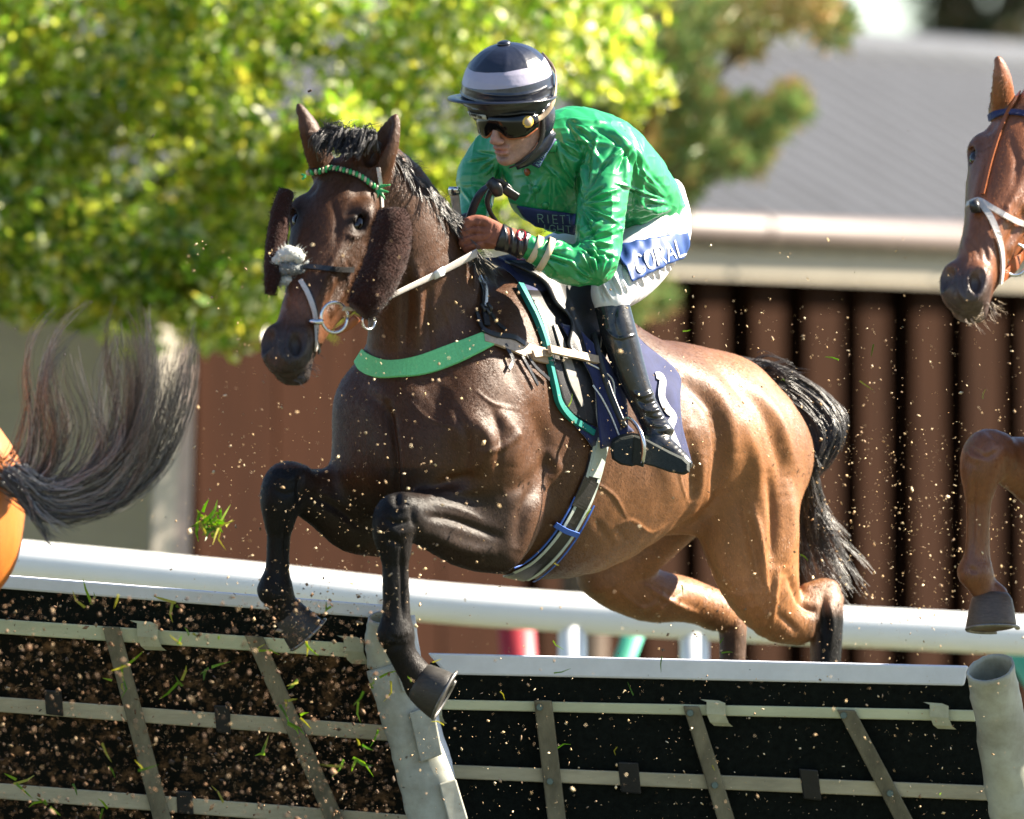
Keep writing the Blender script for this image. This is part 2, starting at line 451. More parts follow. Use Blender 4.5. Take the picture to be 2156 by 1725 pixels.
M['cream_silk'] = mat('cream_silk', (.55, .44, .3), .4, .5, noise=.1, nscale=30)
M['blue_patch'] = mat('blue_patch', (.015, .05, .19), .55, .4, noise=.2, nscale=40, bump=.3, bscale=80, stretch=(1, 1, .5))
M['navy_label'] = mat('navy_label', (.015, .03, .11), .6, .4, noise=.15, nscale=60)
M['pale_print'] = mat('pale_print', (.16, .3, .3), .6, .3)
M['white_print'] = mat('white_print', (.75, .74, .74), .55, .3, noise=.05, nscale=50)
M['skin'] = mat('skin', (.5, .33, .26), .55, .35, noise=.3, nscale=70, bump=.4, bscale=260, tint=True)
M['skin'].node_tree.nodes['Principled BSDF'].inputs['Subsurface Weight'].default_value = .12
M['skin'].node_tree.nodes['Principled BSDF'].inputs['Subsurface Scale'].default_value = .01
M['glove'] = mat('brown_glove', (.22, .08, .05), .8, .25, noise=.3, nscale=60, bump=.5, bscale=400)
M['glove_black'] = mat('black_glove_cuff', (.012, .012, .016), .3, .6, noise=.2, nscale=30, bump=.4, bscale=40)
M['boot'] = mat('black_boot_leather', (.014, .014, .015), .26, .6, noise=.5, nscale=25, bump=.35, bscale=50, dist=.003)
M['sole'] = mat('boot_sole', (.02, .024, .02), .7, .3, noise=.4, nscale=200, bump=.5, bscale=400)
M['satin_black'] = mat('black_satin', (.008, .01, .02), .28, .7, noise=.2, nscale=30, bump=.5, bscale=35, dist=.003, bdet=2)
M['satin_lilac'] = mat('pale_lilac_satin', (.3, .28, .36), .38, .5, noise=.06, nscale=30, bump=.4, bscale=35, dist=.003, bdet=2)
M['shell'] = mat('matt_black_shell', (.022, .022, .02), .5, .4, noise=.3, nscale=90, bump=.2, bscale=300)
M['lens'] = mat('dark_lens', (.003, .003, .003), .12, .35)
M['gold'] = mat('gold_badge', (.7, .45, .08), .4, .5)
M['badge'] = mat('grey_badge', (.4, .4, .36), .4, .5)
M['red'] = mat('red_print', (.5, .02, .04), .5)
M['brown_fleece_strap'] = M['leather_brown']

def spec_by_tint(m):
    """dark legs and muzzle shine less than the brown coat"""
    t = m.node_tree; b = t.nodes['Principled BSDF']; at = t.nodes['Attribute']
    bw = t.nodes.new('ShaderNodeRGBToBW'); mr = t.nodes.new('ShaderNodeMapRange')
    mr.inputs['From Min'].default_value = .008; mr.inputs['From Max'].default_value = .06; mr.inputs['To Min'].default_value = .14; mr.inputs['To Max'].default_value = .55
    t.links.new(at.outputs['Color'], bw.inputs[0]); t.links.new(bw.outputs[0], mr.inputs['Value']); t.links.new(mr.outputs[0], b.inputs['Specular IOR Level'])
spec_by_tint(M['coat'])
# ================================================================ horses
def horse_field(du=0, dv=0, dy=0, h=4.4, legs='jump', head=True, lo_=(0, 0), eo=(0, 0), ho=0):
    lo = Q(470+min(ho, 0)+du, 1700+dv, -950+dy); hi = Q(1860+du, 180+dv, 760+dy)
    f = Field(lo, hi, h)
    def q(u, v, y, *r): return list(Q(u+du, v+dv, y+dy)) + list(r)
    def ch(rows, side=LAT, **k): f.chain([q(*r) for r in rows], side, **k)
    # trunk
    ch([(850, 930, -395, 120, 165), (915, 912, -310, 165, 235), (1010, 885, -190, 180, 285), (1120, 905, -60, 195, 312),
        (1230, 925, 70, 218, 285), (1340, 915, 200, 215, 212), (1430, 905, 300, 205, 185), (1525, 935, 395, 185, 165), (1590, 990, 450, 140, 150)], k=10, n=4, cap=.7)
    # shoulders, withers, breast
    ch([(1085, 640, -150, 45, 60), (1050, 780, -330, 65, 105), (1000, 930, -430, 68, 95)], k=60)
    ch([(985, 640, -60, 45, 60), (900, 780, -200, 65, 105), (795, 900, -300, 75, 105)], k=60)
    ch([(1080, 615, -130, 40, 60), (1150, 640, -20, 55, 60)], k=60)
    for (u, v, y, r) in ((880, 975, -430, (75, 70, 95)), (770, 985, -345, (75, 70, 95)), (790, 870, -330, (80, 75, 110))):
        f.ell(Q(u+du, v+dv, y+dy), r, (LAT, FWD, UP), k=45)
    # neck
    ch([(770+ho, 350, -475, 58, 72), (822+ho*.8, 410, -430, 66, 92), (862+ho*.4, 500, -390, 76, 118), (890, 600, -345, 90, 138), (903, 720, -310, 108, 152), (940, 830, -250, 145, 200)], k=40)
    # upper arm and foreleg, near side (left)
    fx = 0 if legs == 'jump' else (-40 if legs == 'rear' else 0)
    ch([(1010, 950, -400, 70, 95), (1065, 1060, -345, 62, 92), (1050, 1120, -330, 62, 90)], k=50)
    ch([(1055, 1118, -335, 60, 90), (985, 1108, -400, 56, 88), (915, 1095, -480, 46, 66), (868, 1090, -540, 40, 48)], side=UP*0+LAT, k=28)
    ch([(862, 1085, -548, 42, 45), (838, 1088, -568, 47, 50), (828, 1118, -572, 42, 46), (832, 1160, -568, 31, 34)], k=14)
    ch([(832, 1150, -566, 28, 32), (833, 1220, -560, 25, 29), (834, 1290, -552, 27, 31), (832, 1330, -548, 34, 40)], k=10)
    ch([(834, 1335, -545, 34, 40), (848, 1378, -535, 28, 30), (872, 1415, -522, 31, 33), (890, 1440, -512, 40, 40)], k=12)
    # foreleg, off side (right)
    ry = -215; ch0 = ch
    def ch(rows, **k): ch0([(r[0]+lo_[0], r[1]+lo_[1]) + tuple(r[2:]) for r in rows], **k)
    ch([(860, 1040, -190, 80, 95), (800, 1085, ry, 66, 82)], k=50)
    ch([(815, 1082, ry, 62, 88), (745, 1080, -290, 56, 82), (680, 1050, -360, 46, 62), (632, 1035, -410, 40, 46)], k=28)
    ld = 0 if legs == 'jump' else 30
    ch([(625, 1020, -418, 42, 44), (603, 1022, -435, 47, 49), (592, 1055, -440, 43, 46), (588, 1100, -438, 30, 32)], k=14)
    ch([(588, 1090, -437, 26, 29), (586, 1150+ld*.6, -432, 22, 25), (584, 1200+ld, -426, 24, 28), (578, 1240+ld, -422, 34, 37)], k=10)
    ch([(580, 1244+ld, -420, 33, 36), (598, 1275+ld, -410, 28, 30), (615, 1298+ld, -402, 34, 36)], k=12)
    ch = ch0
    if legs != 'rear':
        # hind leg, near side
        ch([(1500, 850, 330, 110, 140), (1552, 975, 320, 100, 140), (1575, 1100, 325, 92, 130), (1597, 1205, 345, 76, 104), (1632, 1280, 385, 56, 72), (1688, 1310, 425, 40, 50)], k=35)
        ch([(1680, 1300, 420, 40, 48), (1735, 1285, 445, 34, 40), (1740, 1330, 450, 33, 38), (1738, 1400, 450, 30, 34), (1736, 1520, 450, 27, 31), (1736, 1570, 450, 36, 40), (1720, 1625, 430, 34, 34)], k=14)
        ch([(1700, 1250, 430, 18, 24), (1742, 1240, 455, 20, 26), (1756, 1262, 460, 18, 24)], k=22)
        # hind leg, off side
        ch([(1400, 1060, 400, 80, 110), (1300, 1175, 400, 70, 84), (1285, 1200, 405, 68, 76), (1360, 1250, 460, 58, 60), (1440, 1262, 520, 48, 49), (1510, 1285, 570, 38, 42)], k=30)
        ch([(1500, 1285, 565, 36, 40), (1540, 1305, 590, 30, 34), (1542, 1400, 590, 26, 30), (1542, 1520, 590, 25, 28), (1542, 1570, 590, 33, 36), (1530, 1620, 575, 30, 32)], k=14)
        ch([(1515, 1262, 590, 15, 20), (1553, 1290, 600, 16, 22)], k=18)
    else:
        ch([(1500, 850, 330, 110, 140), (1500, 1000, 300, 100, 140), (1430, 1150, 250, 80, 110), (1380, 1300, 250, 50, 60), (1360, 1420, 250, 34, 38), (1350, 1560, 240, 30, 34)], k=35)
    ch([(1385, 1100, 250, 26, 30), (1450, 1100, 270, 22, 26)], k=30)
    # head
    R = {}
    du = du + ho
    pl = Q(728+du, 338+dv, -505+dy); F_ = nrm(Q(570+du, 755+dv, -765+dy) - pl)
    s_ = np.array([.82, -.52, -.24]); s_ = nrm(s_ - F_ * (F_ @ s_)); N_ = nrm(np.cross(F_, s_))
    if N_[1] > 0: N_ = -N_
    R.update(pl=pl, F=F_, S=s_, N=N_)
    def hl(ff, n, s=0): return pl + F_*ff + N_*n + s_*s
    R['hl'] = hl
    if head:
        def hc(rows, **k): f.chain([list(hl(*r[:3])) + list(r[3:]) for r in rows], s_, **k)
        hc([(0, -58, 0, 58, 52), (70, -46, 0, 78, 58), (140, -46, 0, 88, 58), (215, -50, 0, 74, 56), (300, -54, 0, 52, 50), (375, -58, 0, 44, 46), (430, -60, 0, 46, 45), (466, -64, 0, 47, 42)], k=10, n=4, cap=.75)
        hc([(430, -100, 0, 34, 26), (470, -104, 0, 38, 24)], k=16, cap=.9)
        for sg in (1, -1):
            hc([(45, -115, 46*sg, 28, 60), (120, -150, 50*sg, 30, 72), (200, -140, 42*sg, 26, 60), (300, -108, 28*sg, 22, 36), (390, -98, 15*sg, 22, 24)], k=30)
            f.ell(hl(116, -22, 74*sg), (30, 20, 18), (F_, s_, N_), k=24)          # brow
            hc([(185, -62, 74*sg, 12, 12), (250, -74, 60*sg, 11, 12), (320, -78, 46*sg, 7, 8)], k=18)   # facial crest
            f.ell(hl(72, 6, 56*sg), (18, 12, 11), (F_, s_, N_), k=18, sub=True)   # hollow above the eye
            f.ell(hl(141, -14, 76*sg), (22, 13, 9), (F_, s_, N_), k=7, sub=True)   # eye socket
            f.ell(hl(440, -36, 30*sg), (40, 24, 28), (F_, s_, N_), k=16)          # nostril flare
            d1 = nrm(s_*sg + F_*.35 + N_*.5)
            ax2 = nrm(np.cross(d1, nrm(F_*.9 - N_*.5))); ax3 = np.cross(d1, ax2)
            f.ell(hl(450, -14, 40*sg), (26, 16, 30), (d1, ax2, ax3), k=6, sub=True)
        hc([(420, -86, 44, 3.2, 3.2), (455, -88, 46, 3.2, 3.2), (500, -90, 20, 3, 3), (505, -90, -20, 3, 3), (455, -88, -46, 3, 3)], k=5, sub=True)  # lips
        # ears
        for sg, tipuv, base in ((1, (835, 240), (12, -28, 58)), (-1, (627, 216), (12, -28, -56))):
            b0 = hl(*base); tp = Q(tipuv[0]+du+eo[0], tipuv[1]+dv+eo[1], -500+dy - 20)
            ax = tp - b0; L = np.linalg.norm(ax); ax /= L
            opn = nrm(np.array([-.75, -.6, 0.]) if sg > 0 else np.array([-.1, -.9, .1])); opn = nrm(opn - ax*(opn@ax)); sd = np.cross(ax, opn)
            if sg < 0: opn = nrm(np.array([-.9, .1, 0])); opn = nrm(opn - ax*(opn@ax)); sd = np.cross(ax, opn)
            f.chain([list(b0 - ax*5)+[30, 27], list(b0 + ax*L*.3)+[35, 28], list(b0 + ax*L*.6 + sd*0)+[30, 24], list(b0 + ax*L*.85)+[16, 14], list(tp)+[3, 3]], sd, k=12, n=3)
            f.chain([list(b0 + ax*L*.22 + opn*20)+[18, 18], list(b0 + ax*L*.55 + opn*19)+[21, 18], list(b0 + ax*L*.82 + opn*13)+[11, 10]], sd, k=7, sub=True, n=3)
    return f, R
def coat_colors(V, du=0, dv=0, dy=0, base=(.068, .026, .009), dark=(.008, .0075, .0075), gold=(.33, .135, .042), socks=True, R=None):
    u, v = UV(V); u = u - du; v = v - dv; y = V[:, 1] - dy
    col = np.tile(np.array(base), (len(V), 1))
    def mix(w_, c): nonlocal col; w_ = np.clip(w_, 0, 1)[:, None]; col = col*(1-w_) + np.array(c)*w_
    n1 = vnoise(V, 60, 3)*.5 + vnoise(V, 22, 5)*.25
    mix(.35 + .5*n1, np.array(base)*.78)
    mix(np.clip((v-900)/300, 0, 1)*np.clip((u-1180)/120, 0, 1)*.7, gold)          # sunlight painted into the coat: paler flank and belly
    mix(np.exp(-((u-1600)/140)**2)*.6, gold)  # sunlit rump, painted in as a golden tint
    mix(np.clip((1000-u)/160, 0, 1)*np.clip((v-780)/80, 0, 1)*.55, np.array(base)*.5)  # shade of the chest front painted into the coat colour
    if R is not None:
        p = V - R['pl']; ff = p @ R['F']; sh = np.abs(p @ R['S']); nn_ = p @ R['N']
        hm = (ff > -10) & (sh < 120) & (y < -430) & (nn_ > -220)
        mix(hm*.45, np.array(base)*.55)  # whole head painted darker to stand for its shaded front
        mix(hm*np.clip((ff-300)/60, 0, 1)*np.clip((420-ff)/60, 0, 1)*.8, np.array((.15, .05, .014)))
        mix(hm*np.clip((ff-390)/60, 0, 1)*.85, np.array((.035, .03, .03)))
        mix(hm*np.exp(-((ff-141)/24)**2)*np.exp(-((sh-70)/22)**2)*.85, dark)
    if socks:
        lf = (y < -250) & (v > 985)
        w1 = np.clip((960 - u)/130, 0, 1) * lf * (u > 770) * np.clip((-430-y)/80, 0, 1)
        w2 = np.clip((690 - u)/70, 0, 1) * lf
        w3 = np.clip((-255-y)/60, 0, 1)*np.clip((v-1010)/40, 0, 1)*np.clip((1125-u)/60, 0, 1)*(v > 1010)*.72
        mix(w3, np.array(dark)*1.6); mix(w1, dark); mix(w2*(y < -330), dark)
        hl_ = (y > 380) & (v > 1190)
        mix(hl_*np.clip((u-1690)/40, 0, 1)*np.clip((v-1240)/60, .35, 1), dark); mix((y > 470)*(v > 1290)*(u < 1620)*np.clip((u-1470)/40, 0, 1)*np.clip((v-1290)/50, 0, 1)*.8, dark)
    return col
def hoof(mb, top, dirn, toe, r0, r1, L, shoe=None):
    """horn: truncated cone from coronet with a bevelled sole; toe = forward direction"""
    d = nrm(dirn); t = nrm(toe - d*np.dot(toe, d)); s = np.cross(d, t); n = 22; V = []
    for (k, rr, off) in ((-.16, .84, 0), (0, 1, 0), (.35, 1.03, .1), (.7, 1.03, .15), (.88, 1.02, .2), (.96, .99, .2), (1, .92, .2), (.95, .8, .2), (.86, .06, .15)):
        r = (r0 + (r1-r0)*min(max(k, 0), 1)) * rr
        for i in range(n):
            a = 2*math.pi*i/n; back = .78 if math.cos(a) < -.4 else 1
            V.append(top + d*L*(k + .05*math.cos(a)*max(k, 0)) + (t*math.cos(a)*back + s*math.sin(a)*.95)*r + t*off*r0*.12)
    F = []
    for j in range(8):
        for i in range(n): F.append((j*n+i, j*n+(i+1) % n, (j+1)*n+(i+1) % n, (j+1)*n+i))
    F.append(tuple(8*n+i for i in range(n))); F.append(tuple(range(n))[::-1])
    mb.add(V, F)
    if shoe is not None:
        c = top + d*L*.99 + t*r0*.02; P = [c + (t*math.cos(a)*.93 + s*math.sin(a)*.88 + d*.04*math.cos(a))*r1 for a in np.linspace(-2.5, 2.5, 22)]
        shoe.tube(P, 3.6, 8, side=d, flat=1.6, sub=1)
# fine coat hair lying along the body
def coat_hair(name, V, F, cols, flow, n, par, m, L0=7, seed=1, wd=.75):
    g = np.random.default_rng(seed); N = vnormals(V, F)
    fi = g.integers(0, len(F), n); w_ = g.random((n, 4)); w_ /= w_.sum(1)[:, None]
    P = (V[F[fi]] * w_[:, :, None]).sum(1); nn = (N[F[fi]] * w_[:, :, None]).sum(1); c = cols[F[fi, 0]]
    d = flow(P) + g.normal(0, .16, (n, 3)); d -= nn * (d*nn).sum(1)[:, None]; d /= np.linalg.norm(d, axis=1)[:, None] + 1e-9
    t = np.cross(d, nn); l = L0*(.5 + g.random(n))[:, None]
    T = np.stack([P - t*wd - nn*.3, P + t*wd - nn*.3, P + d*l + nn*(.5 + 1.1*g.random(n))[:, None]], 1).reshape(-1, 3)
    cc = np.repeat(np.clip(c * (.6 + .95*g.random(n))[:, None], 0, 1), 3, 0)
    return quick(name, T, np.arange(n*3).reshape(-1, 3), cc, m, par)
def quick(name, V, F, cols, m, parent):
    me = bpy.data.meshes.new(name); W_ = WV(V)
    me.vertices.add(len(V)); me.vertices.foreach_set('co', W_.ravel()); me.loops.add(F.size); me.loops.foreach_set('vertex_index', F.ravel())
    me.polygons.add(len(F)); me.polygons.foreach_set('loop_start', np.arange(0, F.size, F.shape[1])); me.update(calc_edges=True)
    me.materials.append(m); at = me.color_attributes.new('tint', 'FLOAT_COLOR', 'POINT'); c = np.ones((len(V), 4), np.float32); c[:, :3] = cols; at.data.foreach_set('color', c.ravel())
    o = bpy.data.objects.new(name, me); C.objects.link(o); o.parent = parent
    if parent: o.location = -Vector(parent.location)
    return o
def flow_for(R, dd):
    def fl(P):
        d = np.tile(-FWD*.75 + np.array([0, 0, -.65]), (len(P), 1)); u, v = UV(P); u = u - dd[0]; v = v - dd[1]
        p = P - R['pl']; ff = p @ R['F']; hd_ = (ff > -20) & (np.abs(p @ R['S']) < 115) & (P[:, 1] - dd[2] < -430)
        d[hd_] = R['F'] + (p[hd_] @ R['S'])[:, None]*R['S']*.006
        lg = (v > 1130) & ((u < 900) | (u > 1480)); d[lg] = [0, .1, -1]
        nk = (u > 760) & (u < 1030) & (v < 720) & ~hd_; d[nk] = [.35, .3, -.8]
        return d
    return fl

# ---- the bay in the middle
fld, HR = horse_field(h=4.2)
HV, HF = fld.mesh(2); del fld
_u, _v = UV(HV); _w = np.clip((_u-840)/120, 0, 1)*np.clip((_u-760-(1000-_v))/100+2, 0, 1)*np.clip((1230-_v)/60, 0, 1)*np.clip((HV[:, 1]+430)/80, 0, 1)
_S = lap(HV, HF, 26); HV = HV*(1-_w[:, None]) + _S*_w[:, None]
fld2, _ = horse_field(h=4.2, head=True) if False else (None, None)
MUS = [  # muscle and vein modelling: (curve, half width, height)
    ([(815, 850), (828, 950), (836, 1070)], 9, -15),
    ([(760, 820), (800, 850), (830, 900)], 14, -4),
    ([(1000, 1000), (960, 1010), (900, 1030)], 12, -8),
    ([(1120, 860), (1150, 960), (1120, 1010), (1060, 1040)], 16, -9),
    ([(1000, 880), (1030, 930), (1010, 990)], 14, 6), ([(1050, 860), (1085, 920), (1080, 985)], 15, 8),
    ([(1035, 860), (1055, 920), (1045, 1000)], 8, -5), ([(960, 860), (985, 930), (975, 1000)], 10, -5),
    ([(1095, 900), (1060, 940), (1020, 950)], 6, 4),
    ([(1150, 940), (1170, 985), (1145, 1030)], 12, 6),
    ([(1160, 1000), (1110, 1060), (1090, 1160)], 16, -12),
    ([(855, 560), (858, 640), (850, 740)], 11, -9), ([(905, 600), (900, 660), (905, 740)], 9, -6),
    ([(880, 560), (882, 640), (878, 740)], 10, 6), ([(930, 560), (960, 640), (970, 700)], 20, 4),
    ([(830, 440), (850, 500), (858, 560)], 12, -4),
    ([(1040, 640), (1060, 740), (1100, 830)], 14, -5),
    # rump and thigh
    ([(1400, 730), (1480, 790), (1530, 870), (1545, 960)], 22, 8), ([(1430, 790), (1500, 860), (1525, 950), (1505, 1060)], 14, -12),
    ([(1530, 790), (1600, 860), (1640, 960), (1650, 1040)], 16, -7), ([(1560, 870), (1590, 960), (1600, 1060)], 16, 6),
    ([(1620, 1000), (1630, 1090), (1625, 1180)], 11, -10), ([(1655, 1000), (1668, 1100), (1655, 1190)], 12, 6),
    ([(1560, 1040), (1580, 1130), (1600, 1230)], 12, -7), ([(1590, 1080), (1604, 1160), (1614, 1250)], 8, 6),
    ([(1640, 1200), (1630, 1260), (1625, 1320)], 6, 5), ([(1660, 1210), (1690, 1270), (1720, 1290)], 9, -9),
    ([(1480, 960), (1470, 1040), (1450, 1100)], 10, 7), ([(1445, 900), (1460, 980), (1462, 1060)], 14, -9),
    ([(1380, 760), (1440, 830), (1470, 900)], 16, -6), ([(1420, 860), (1400, 960), (1420, 1060)], 22, 5),
    ([(1300, 1240), (1360, 1280), (1400, 1240)], 4, 3), ([(1350, 1230), (1420, 1270), (1470, 1290)], 5, 4), ([(1380, 1290), (1440, 1250)], 4, 3),
    ([(1290, 1100), (1330, 1150), (1400, 1160)], 7, -1.5), ([(1250, 1090), (1290, 1150)], 7, -1.5),
    ([(1640, 1290), (1680, 1330)], 8, -4), ([(1735, 1250), (1738, 1330)], 8, -8),
    # forearm and cannon
    ([(900, 1085), (960, 1095), (1050, 1130)], 9, -8), ([(890, 1045), (960, 1035), (1030, 1020)], 12, 5), ([(900, 1120), (980, 1155), (1050, 1160)], 14, 6),
    ([(845, 1150), (848, 1230), (848, 1300)], 5, -6), ([(822, 1150), (822, 1230), (822, 1300)], 7, 3),
    ([(870, 1060), (872, 1110)], 7, -7), ([(815, 1135), (850, 1145)], 6, -4), ([(632, 1000), (630, 1060)], 7, -7),
    ([(600, 1110), (602, 1190)], 4, -5), ([(650, 1040), (710, 1070), (760, 1110)], 9, -7), ([(810, 1365), (850, 1355)], 6, -5),
    # face
    ([(700, 420), (712, 470), (705, 520)], 8, -3), 
    ([(720, 520), (690, 570), (660, 640)], 7, 4), ([(735, 560), (700, 620), (680, 660)], 8, -4), ([(640, 470), (625, 540), (610, 620)], 8, 3),
    ([(724, 470), (748, 458), (772, 466)], 4, 4), ([(730, 492), (750, 498), (770, 490)], 3.5, 3), ([(722, 455), (748, 444), (775, 452)], 4, -2.5), ([(590, 700), (592, 740), (606, 762)], 5, 3), ([(600, 620), (625, 650), (640, 690)], 5, -2),
]
VEINS = [[(1290, 1110), (1330, 1095), (1370, 1120), (1410, 1100)], [(1240, 1010), (1290, 1040), (1320, 1090)], [(1560, 1150), (1575, 1200), (1590, 1260), (1620, 1300)], [(1600, 1180), (1612, 1230), (1640, 1270)],
         [(930, 640), (950, 700), (945, 760)], [(860, 840), (900, 880), (960, 900)], [(1000, 820), (1040, 850), (1090, 860)], [(900, 1060), (960, 1070), (1020, 1095)], [(1440, 940), (1430, 1000), (1450, 1060)],
         [(690, 560), (700, 600), (690, 640)], [(720, 540), (735, 590), (725, 640)], [(648, 640), (655, 670), (648, 700)], [(600, 640), (610, 670), (600, 700)], [(1310, 1250), (1340, 1280), (1380, 1270), (1400, 1290)], [(1350, 1240), (1370, 1270)]]
MUS = [(a, b, c*(1.4 if min(p[0] for p in a) > 1390 else (1.3 if min(p[1] for p in a) > 780 else 1.15))) for a, b, c in MUS]
MUS += [(a, 3.2, 2.6) for a in VEINS]
MUS += [([(614, 696), (634, 712), (637, 738), (622, 760), (600, 756), (590, 730), (598, 704)], 5, 4), ([(640, 640), (652, 690), (650, 740)], 6, -3), ([(560, 760), (600, 790), (650, 770)], 3, -3.5),
        ([(1500, 880), (1512, 960), (1500, 1060)], 9, -9), ([(1575, 800), (1640, 880), (1670, 980)], 12, 7), ([(1470, 740), (1540, 800), (1590, 880)], 12, -5),
        ([(820, 1060), (842, 1072), (862, 1062)], 6, 5), ([(812, 1092), (836, 1102), (864, 1096)], 5, -5), ([(816, 1110), (838, 1122), (860, 1114)], 6, 4), ([(582, 1000), (604, 1010), (628, 1000)], 6, 4), ([(578, 1030), (600, 1040), (622, 1034)], 5, -4),
        ([(815, 1335), (838, 1345), (862, 1338)], 4, -4), ([(566, 1235), (582, 1243), (600, 1238)], 4, -3), ([(1745, 1270), (1752, 1310), (1748, 1360)], 6, 5), ([(1722, 1300), (1724, 1360)], 6, -6)]
HV = carve(HV, HF, MUS)
Nn_ = vnormals(HV, HF)
HV = HV + Nn_ * (vnoise(HV, 40, 9)*1.0 + vnoise(HV, 14, 4)*.25)[:, None]
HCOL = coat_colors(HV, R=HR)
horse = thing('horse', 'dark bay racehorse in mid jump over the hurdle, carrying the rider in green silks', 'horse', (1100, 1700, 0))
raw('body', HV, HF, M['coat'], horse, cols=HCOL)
M['coat_hair'] = mat('coat_hair', (.2, .1, .05), .5, .5, tint=True); spec_by_tint(M['coat_hair'])
coat_hair('coat_hair', HV, HF, HCOL, flow_for(HR, (0, 0, 0)), 330000, horse, M['coat_hair'])
HB = bvh(HV, HF)
hl = HR['hl']
for sg in (1, -1):
    mb = MB(); P_ = []
    c = hl(140, -21, 68*sg)
    e = []
    for j in range(13):
        for i in range(20):
            a = math.pi*j/12; b = 2*math.pi*i/20
            e.append(c + HR['F']*19*math.cos(a) + (HR['S']*13*math.cos(b) + HR['N']*12*math.sin(b))*math.sin(a))
    mb.add(e, [(j*20+i, j*20+(i+1) % 20, (j+1)*20+(i+1) % 20, (j+1)*20+i) for j in range(12) for i in range(20)])
    mb.build('eye', M['eye'], horse, True)
def hoof_obj(par, m, *a):
    mb = MB(); sh = MB(); hoof(mb, *a, shoe=sh); o = mb.build('hoof', m, par, True); sh.build('horseshoe', M['iron'], o, True); return o
hoof_obj(horse, M['hoof'], Q(888, 1432, -512), np.array([.86, -.12, -.5]), np.array([-.4, -.3, -.85]), 47, 58, 58)
hoof_obj(horse, M['hoof'], Q(612, 1290, -402), np.array([.6, .1, -.7]), np.array([-.6, -.35, -.55]), 38, 50, 58)
hoof_obj(horse, M['hoof'], Q(1714, 1635, 428), np.array([-.5, -.1, -.8]), np.array([-.8, -.35, .3]), 38, 52, 66)
hoof_obj(horse, M['hoof'], Q(1524, 1628, 575), np.array([-.5, -.1, -.8]), np.array([-.8, -.35, .3]), 36, 50, 62)
# ================================================================ ground, shed, rail, trees
def lm(name, col, **k): M[name] = mat(name, col, **k); return M[name]
lm('turf', (.075, .08, .035), rough=.9, noise=.5, nscale=6, bump=.6, bscale=60)
lm('roof_sheet', (.05, .053, .062), rough=.6, spec=.3, noise=.15, nscale=3)
lm('fascia_paint', (.27, .235, .18), rough=.5, noise=.08, nscale=3)
lm('gutter', (.14, .105, .095), rough=.5, noise=.12, nscale=4)
lm('brown_board', (.018, .0068, .0028), rough=.95, spec=.06, noise=.35, nscale=5, stretch=(3, 3, .3))
lm('dark_board', (.013, .006, .003), rough=.95, spec=.05, noise=.4, nscale=5)
lm('red_board', (.021, .0075, .0034), rough=.95, spec=.06, noise=.3, nscale=4, stretch=(2, 2, .3))
lm('taupe_wall', (.3, .26, .19), rough=.8, noise=.18, nscale=3)
lm('white_plastic', (.82, .82, .8), rough=.35, noise=.04, nscale=8)
lm('post_white', (.3, .265, .22), rough=.5, noise=.12, nscale=6)
lm('pink_trim', (.26, .19, .17), rough=.5, noise=.12, nscale=6)
lm('bark', (.1, .07, .05), rough=.9, noise=.5, nscale=14, bump=1, bscale=20)
g = MB(); e = 900
Zg = -EYE / PX
me = bpy.data.meshes.new('ground'); me.from_pydata([(-e, -60, 0), (e, -60, 0), (e, 1500, 0), (-e, 1500, 0)], [], [(0, 1, 2, 3)])
me.materials.append(M['turf']); go = bpy.data.objects.new('ground', me); C.objects.link(go); tag(go, kind='structure')
def met(y): return y / PX            # metres to plan units
# shed: eave line runs left to right, boards below, roof rising away
shed = thing('shed', 'long dark brown board shed with grey corrugated roof and cream fascia behind the rail', 'shed', (1300, 1500, met(10)))
EN = nrm([-.89, .45, 0])              # away from the viewer, square to the eave
def eave(u, dv=0, d=0):
    v = 424 + (u - 560) * .0385; s_ = 1.344 * 437 / (862 - v)
    return Q(u, v, (s_ - 1) * DP) - [0, 0, dv * s_] + EN * d
def onroof(u, k):                     # k=0 eave, 1 ridge
    return eave(u, -6) + (EN * met(1.39) + np.array([0, 0, met(.745)])) * k
mb = MB(); V = []; F = []
e0_, e1_ = onroof(300, 0), onroof(3300, 0); nC = int(np.linalg.norm(e1_ - e0_) / met(.24)); NS = nC * 6
for i in range(NS + 1):
    base_ = e0_ + (e1_ - e0_) * i / NS; hgt = met(.035) * math.sin(i * math.pi / 3)
    for k in (-.05, .5, 1): V.append(base_ + (EN * met(1.39) + np.array([0, 0, met(.745)])) * k + [0, 0, hgt])
for i in range(NS):
    for k in range(2): F.append((i*3+k, (i+1)*3+k, (i+1)*3+k+1, i*3+k+1))
n0 = len(V); V += [np.array(p) - [0, 0, met(.05)] for p in V]
F += [tuple(n0 + j for j in f[::-1]) for f in F]
mb.add(V, F); mb.build('roof', M['roof_sheet'], shed, True)
bk = EN * met(1.39) - np.array([0, 0, met(.745)])
mb = MB(); mb.slab([onroof(300, 1), onroof(3300, 1), onroof(3300, 1) + bk, onroof(300, 1) + bk], [0, 0, -met(.03)]); mb.build('roof', M['roof_sheet'], shed)
mb = MB(); mb.tube([onroof(300, 1) + [0, 0, met(.01)], onroof(3300, 1) + [0, 0, met(.01)]], met(.085), 10, sub=1); rc = mb.build('ridge_cap', M['roof_sheet'], shed, True)
mb = MB(); mb.tube([eave(300, 24, -met(.07)), eave(3300, 24, -met(.07))], met(.055), 12, sub=1); mb.build('gutter', M['gutter'], shed, True)
for u in (1130, 1560, 1990, 2420):
    mb = MB(); mb.tube([eave(u, 24, -met(.07)), eave(u+7, 24, -met(.07))], met(.066), 12, sub=1); mb.build('gutter_bracket', M['gutter'], shed, True)
q = eave
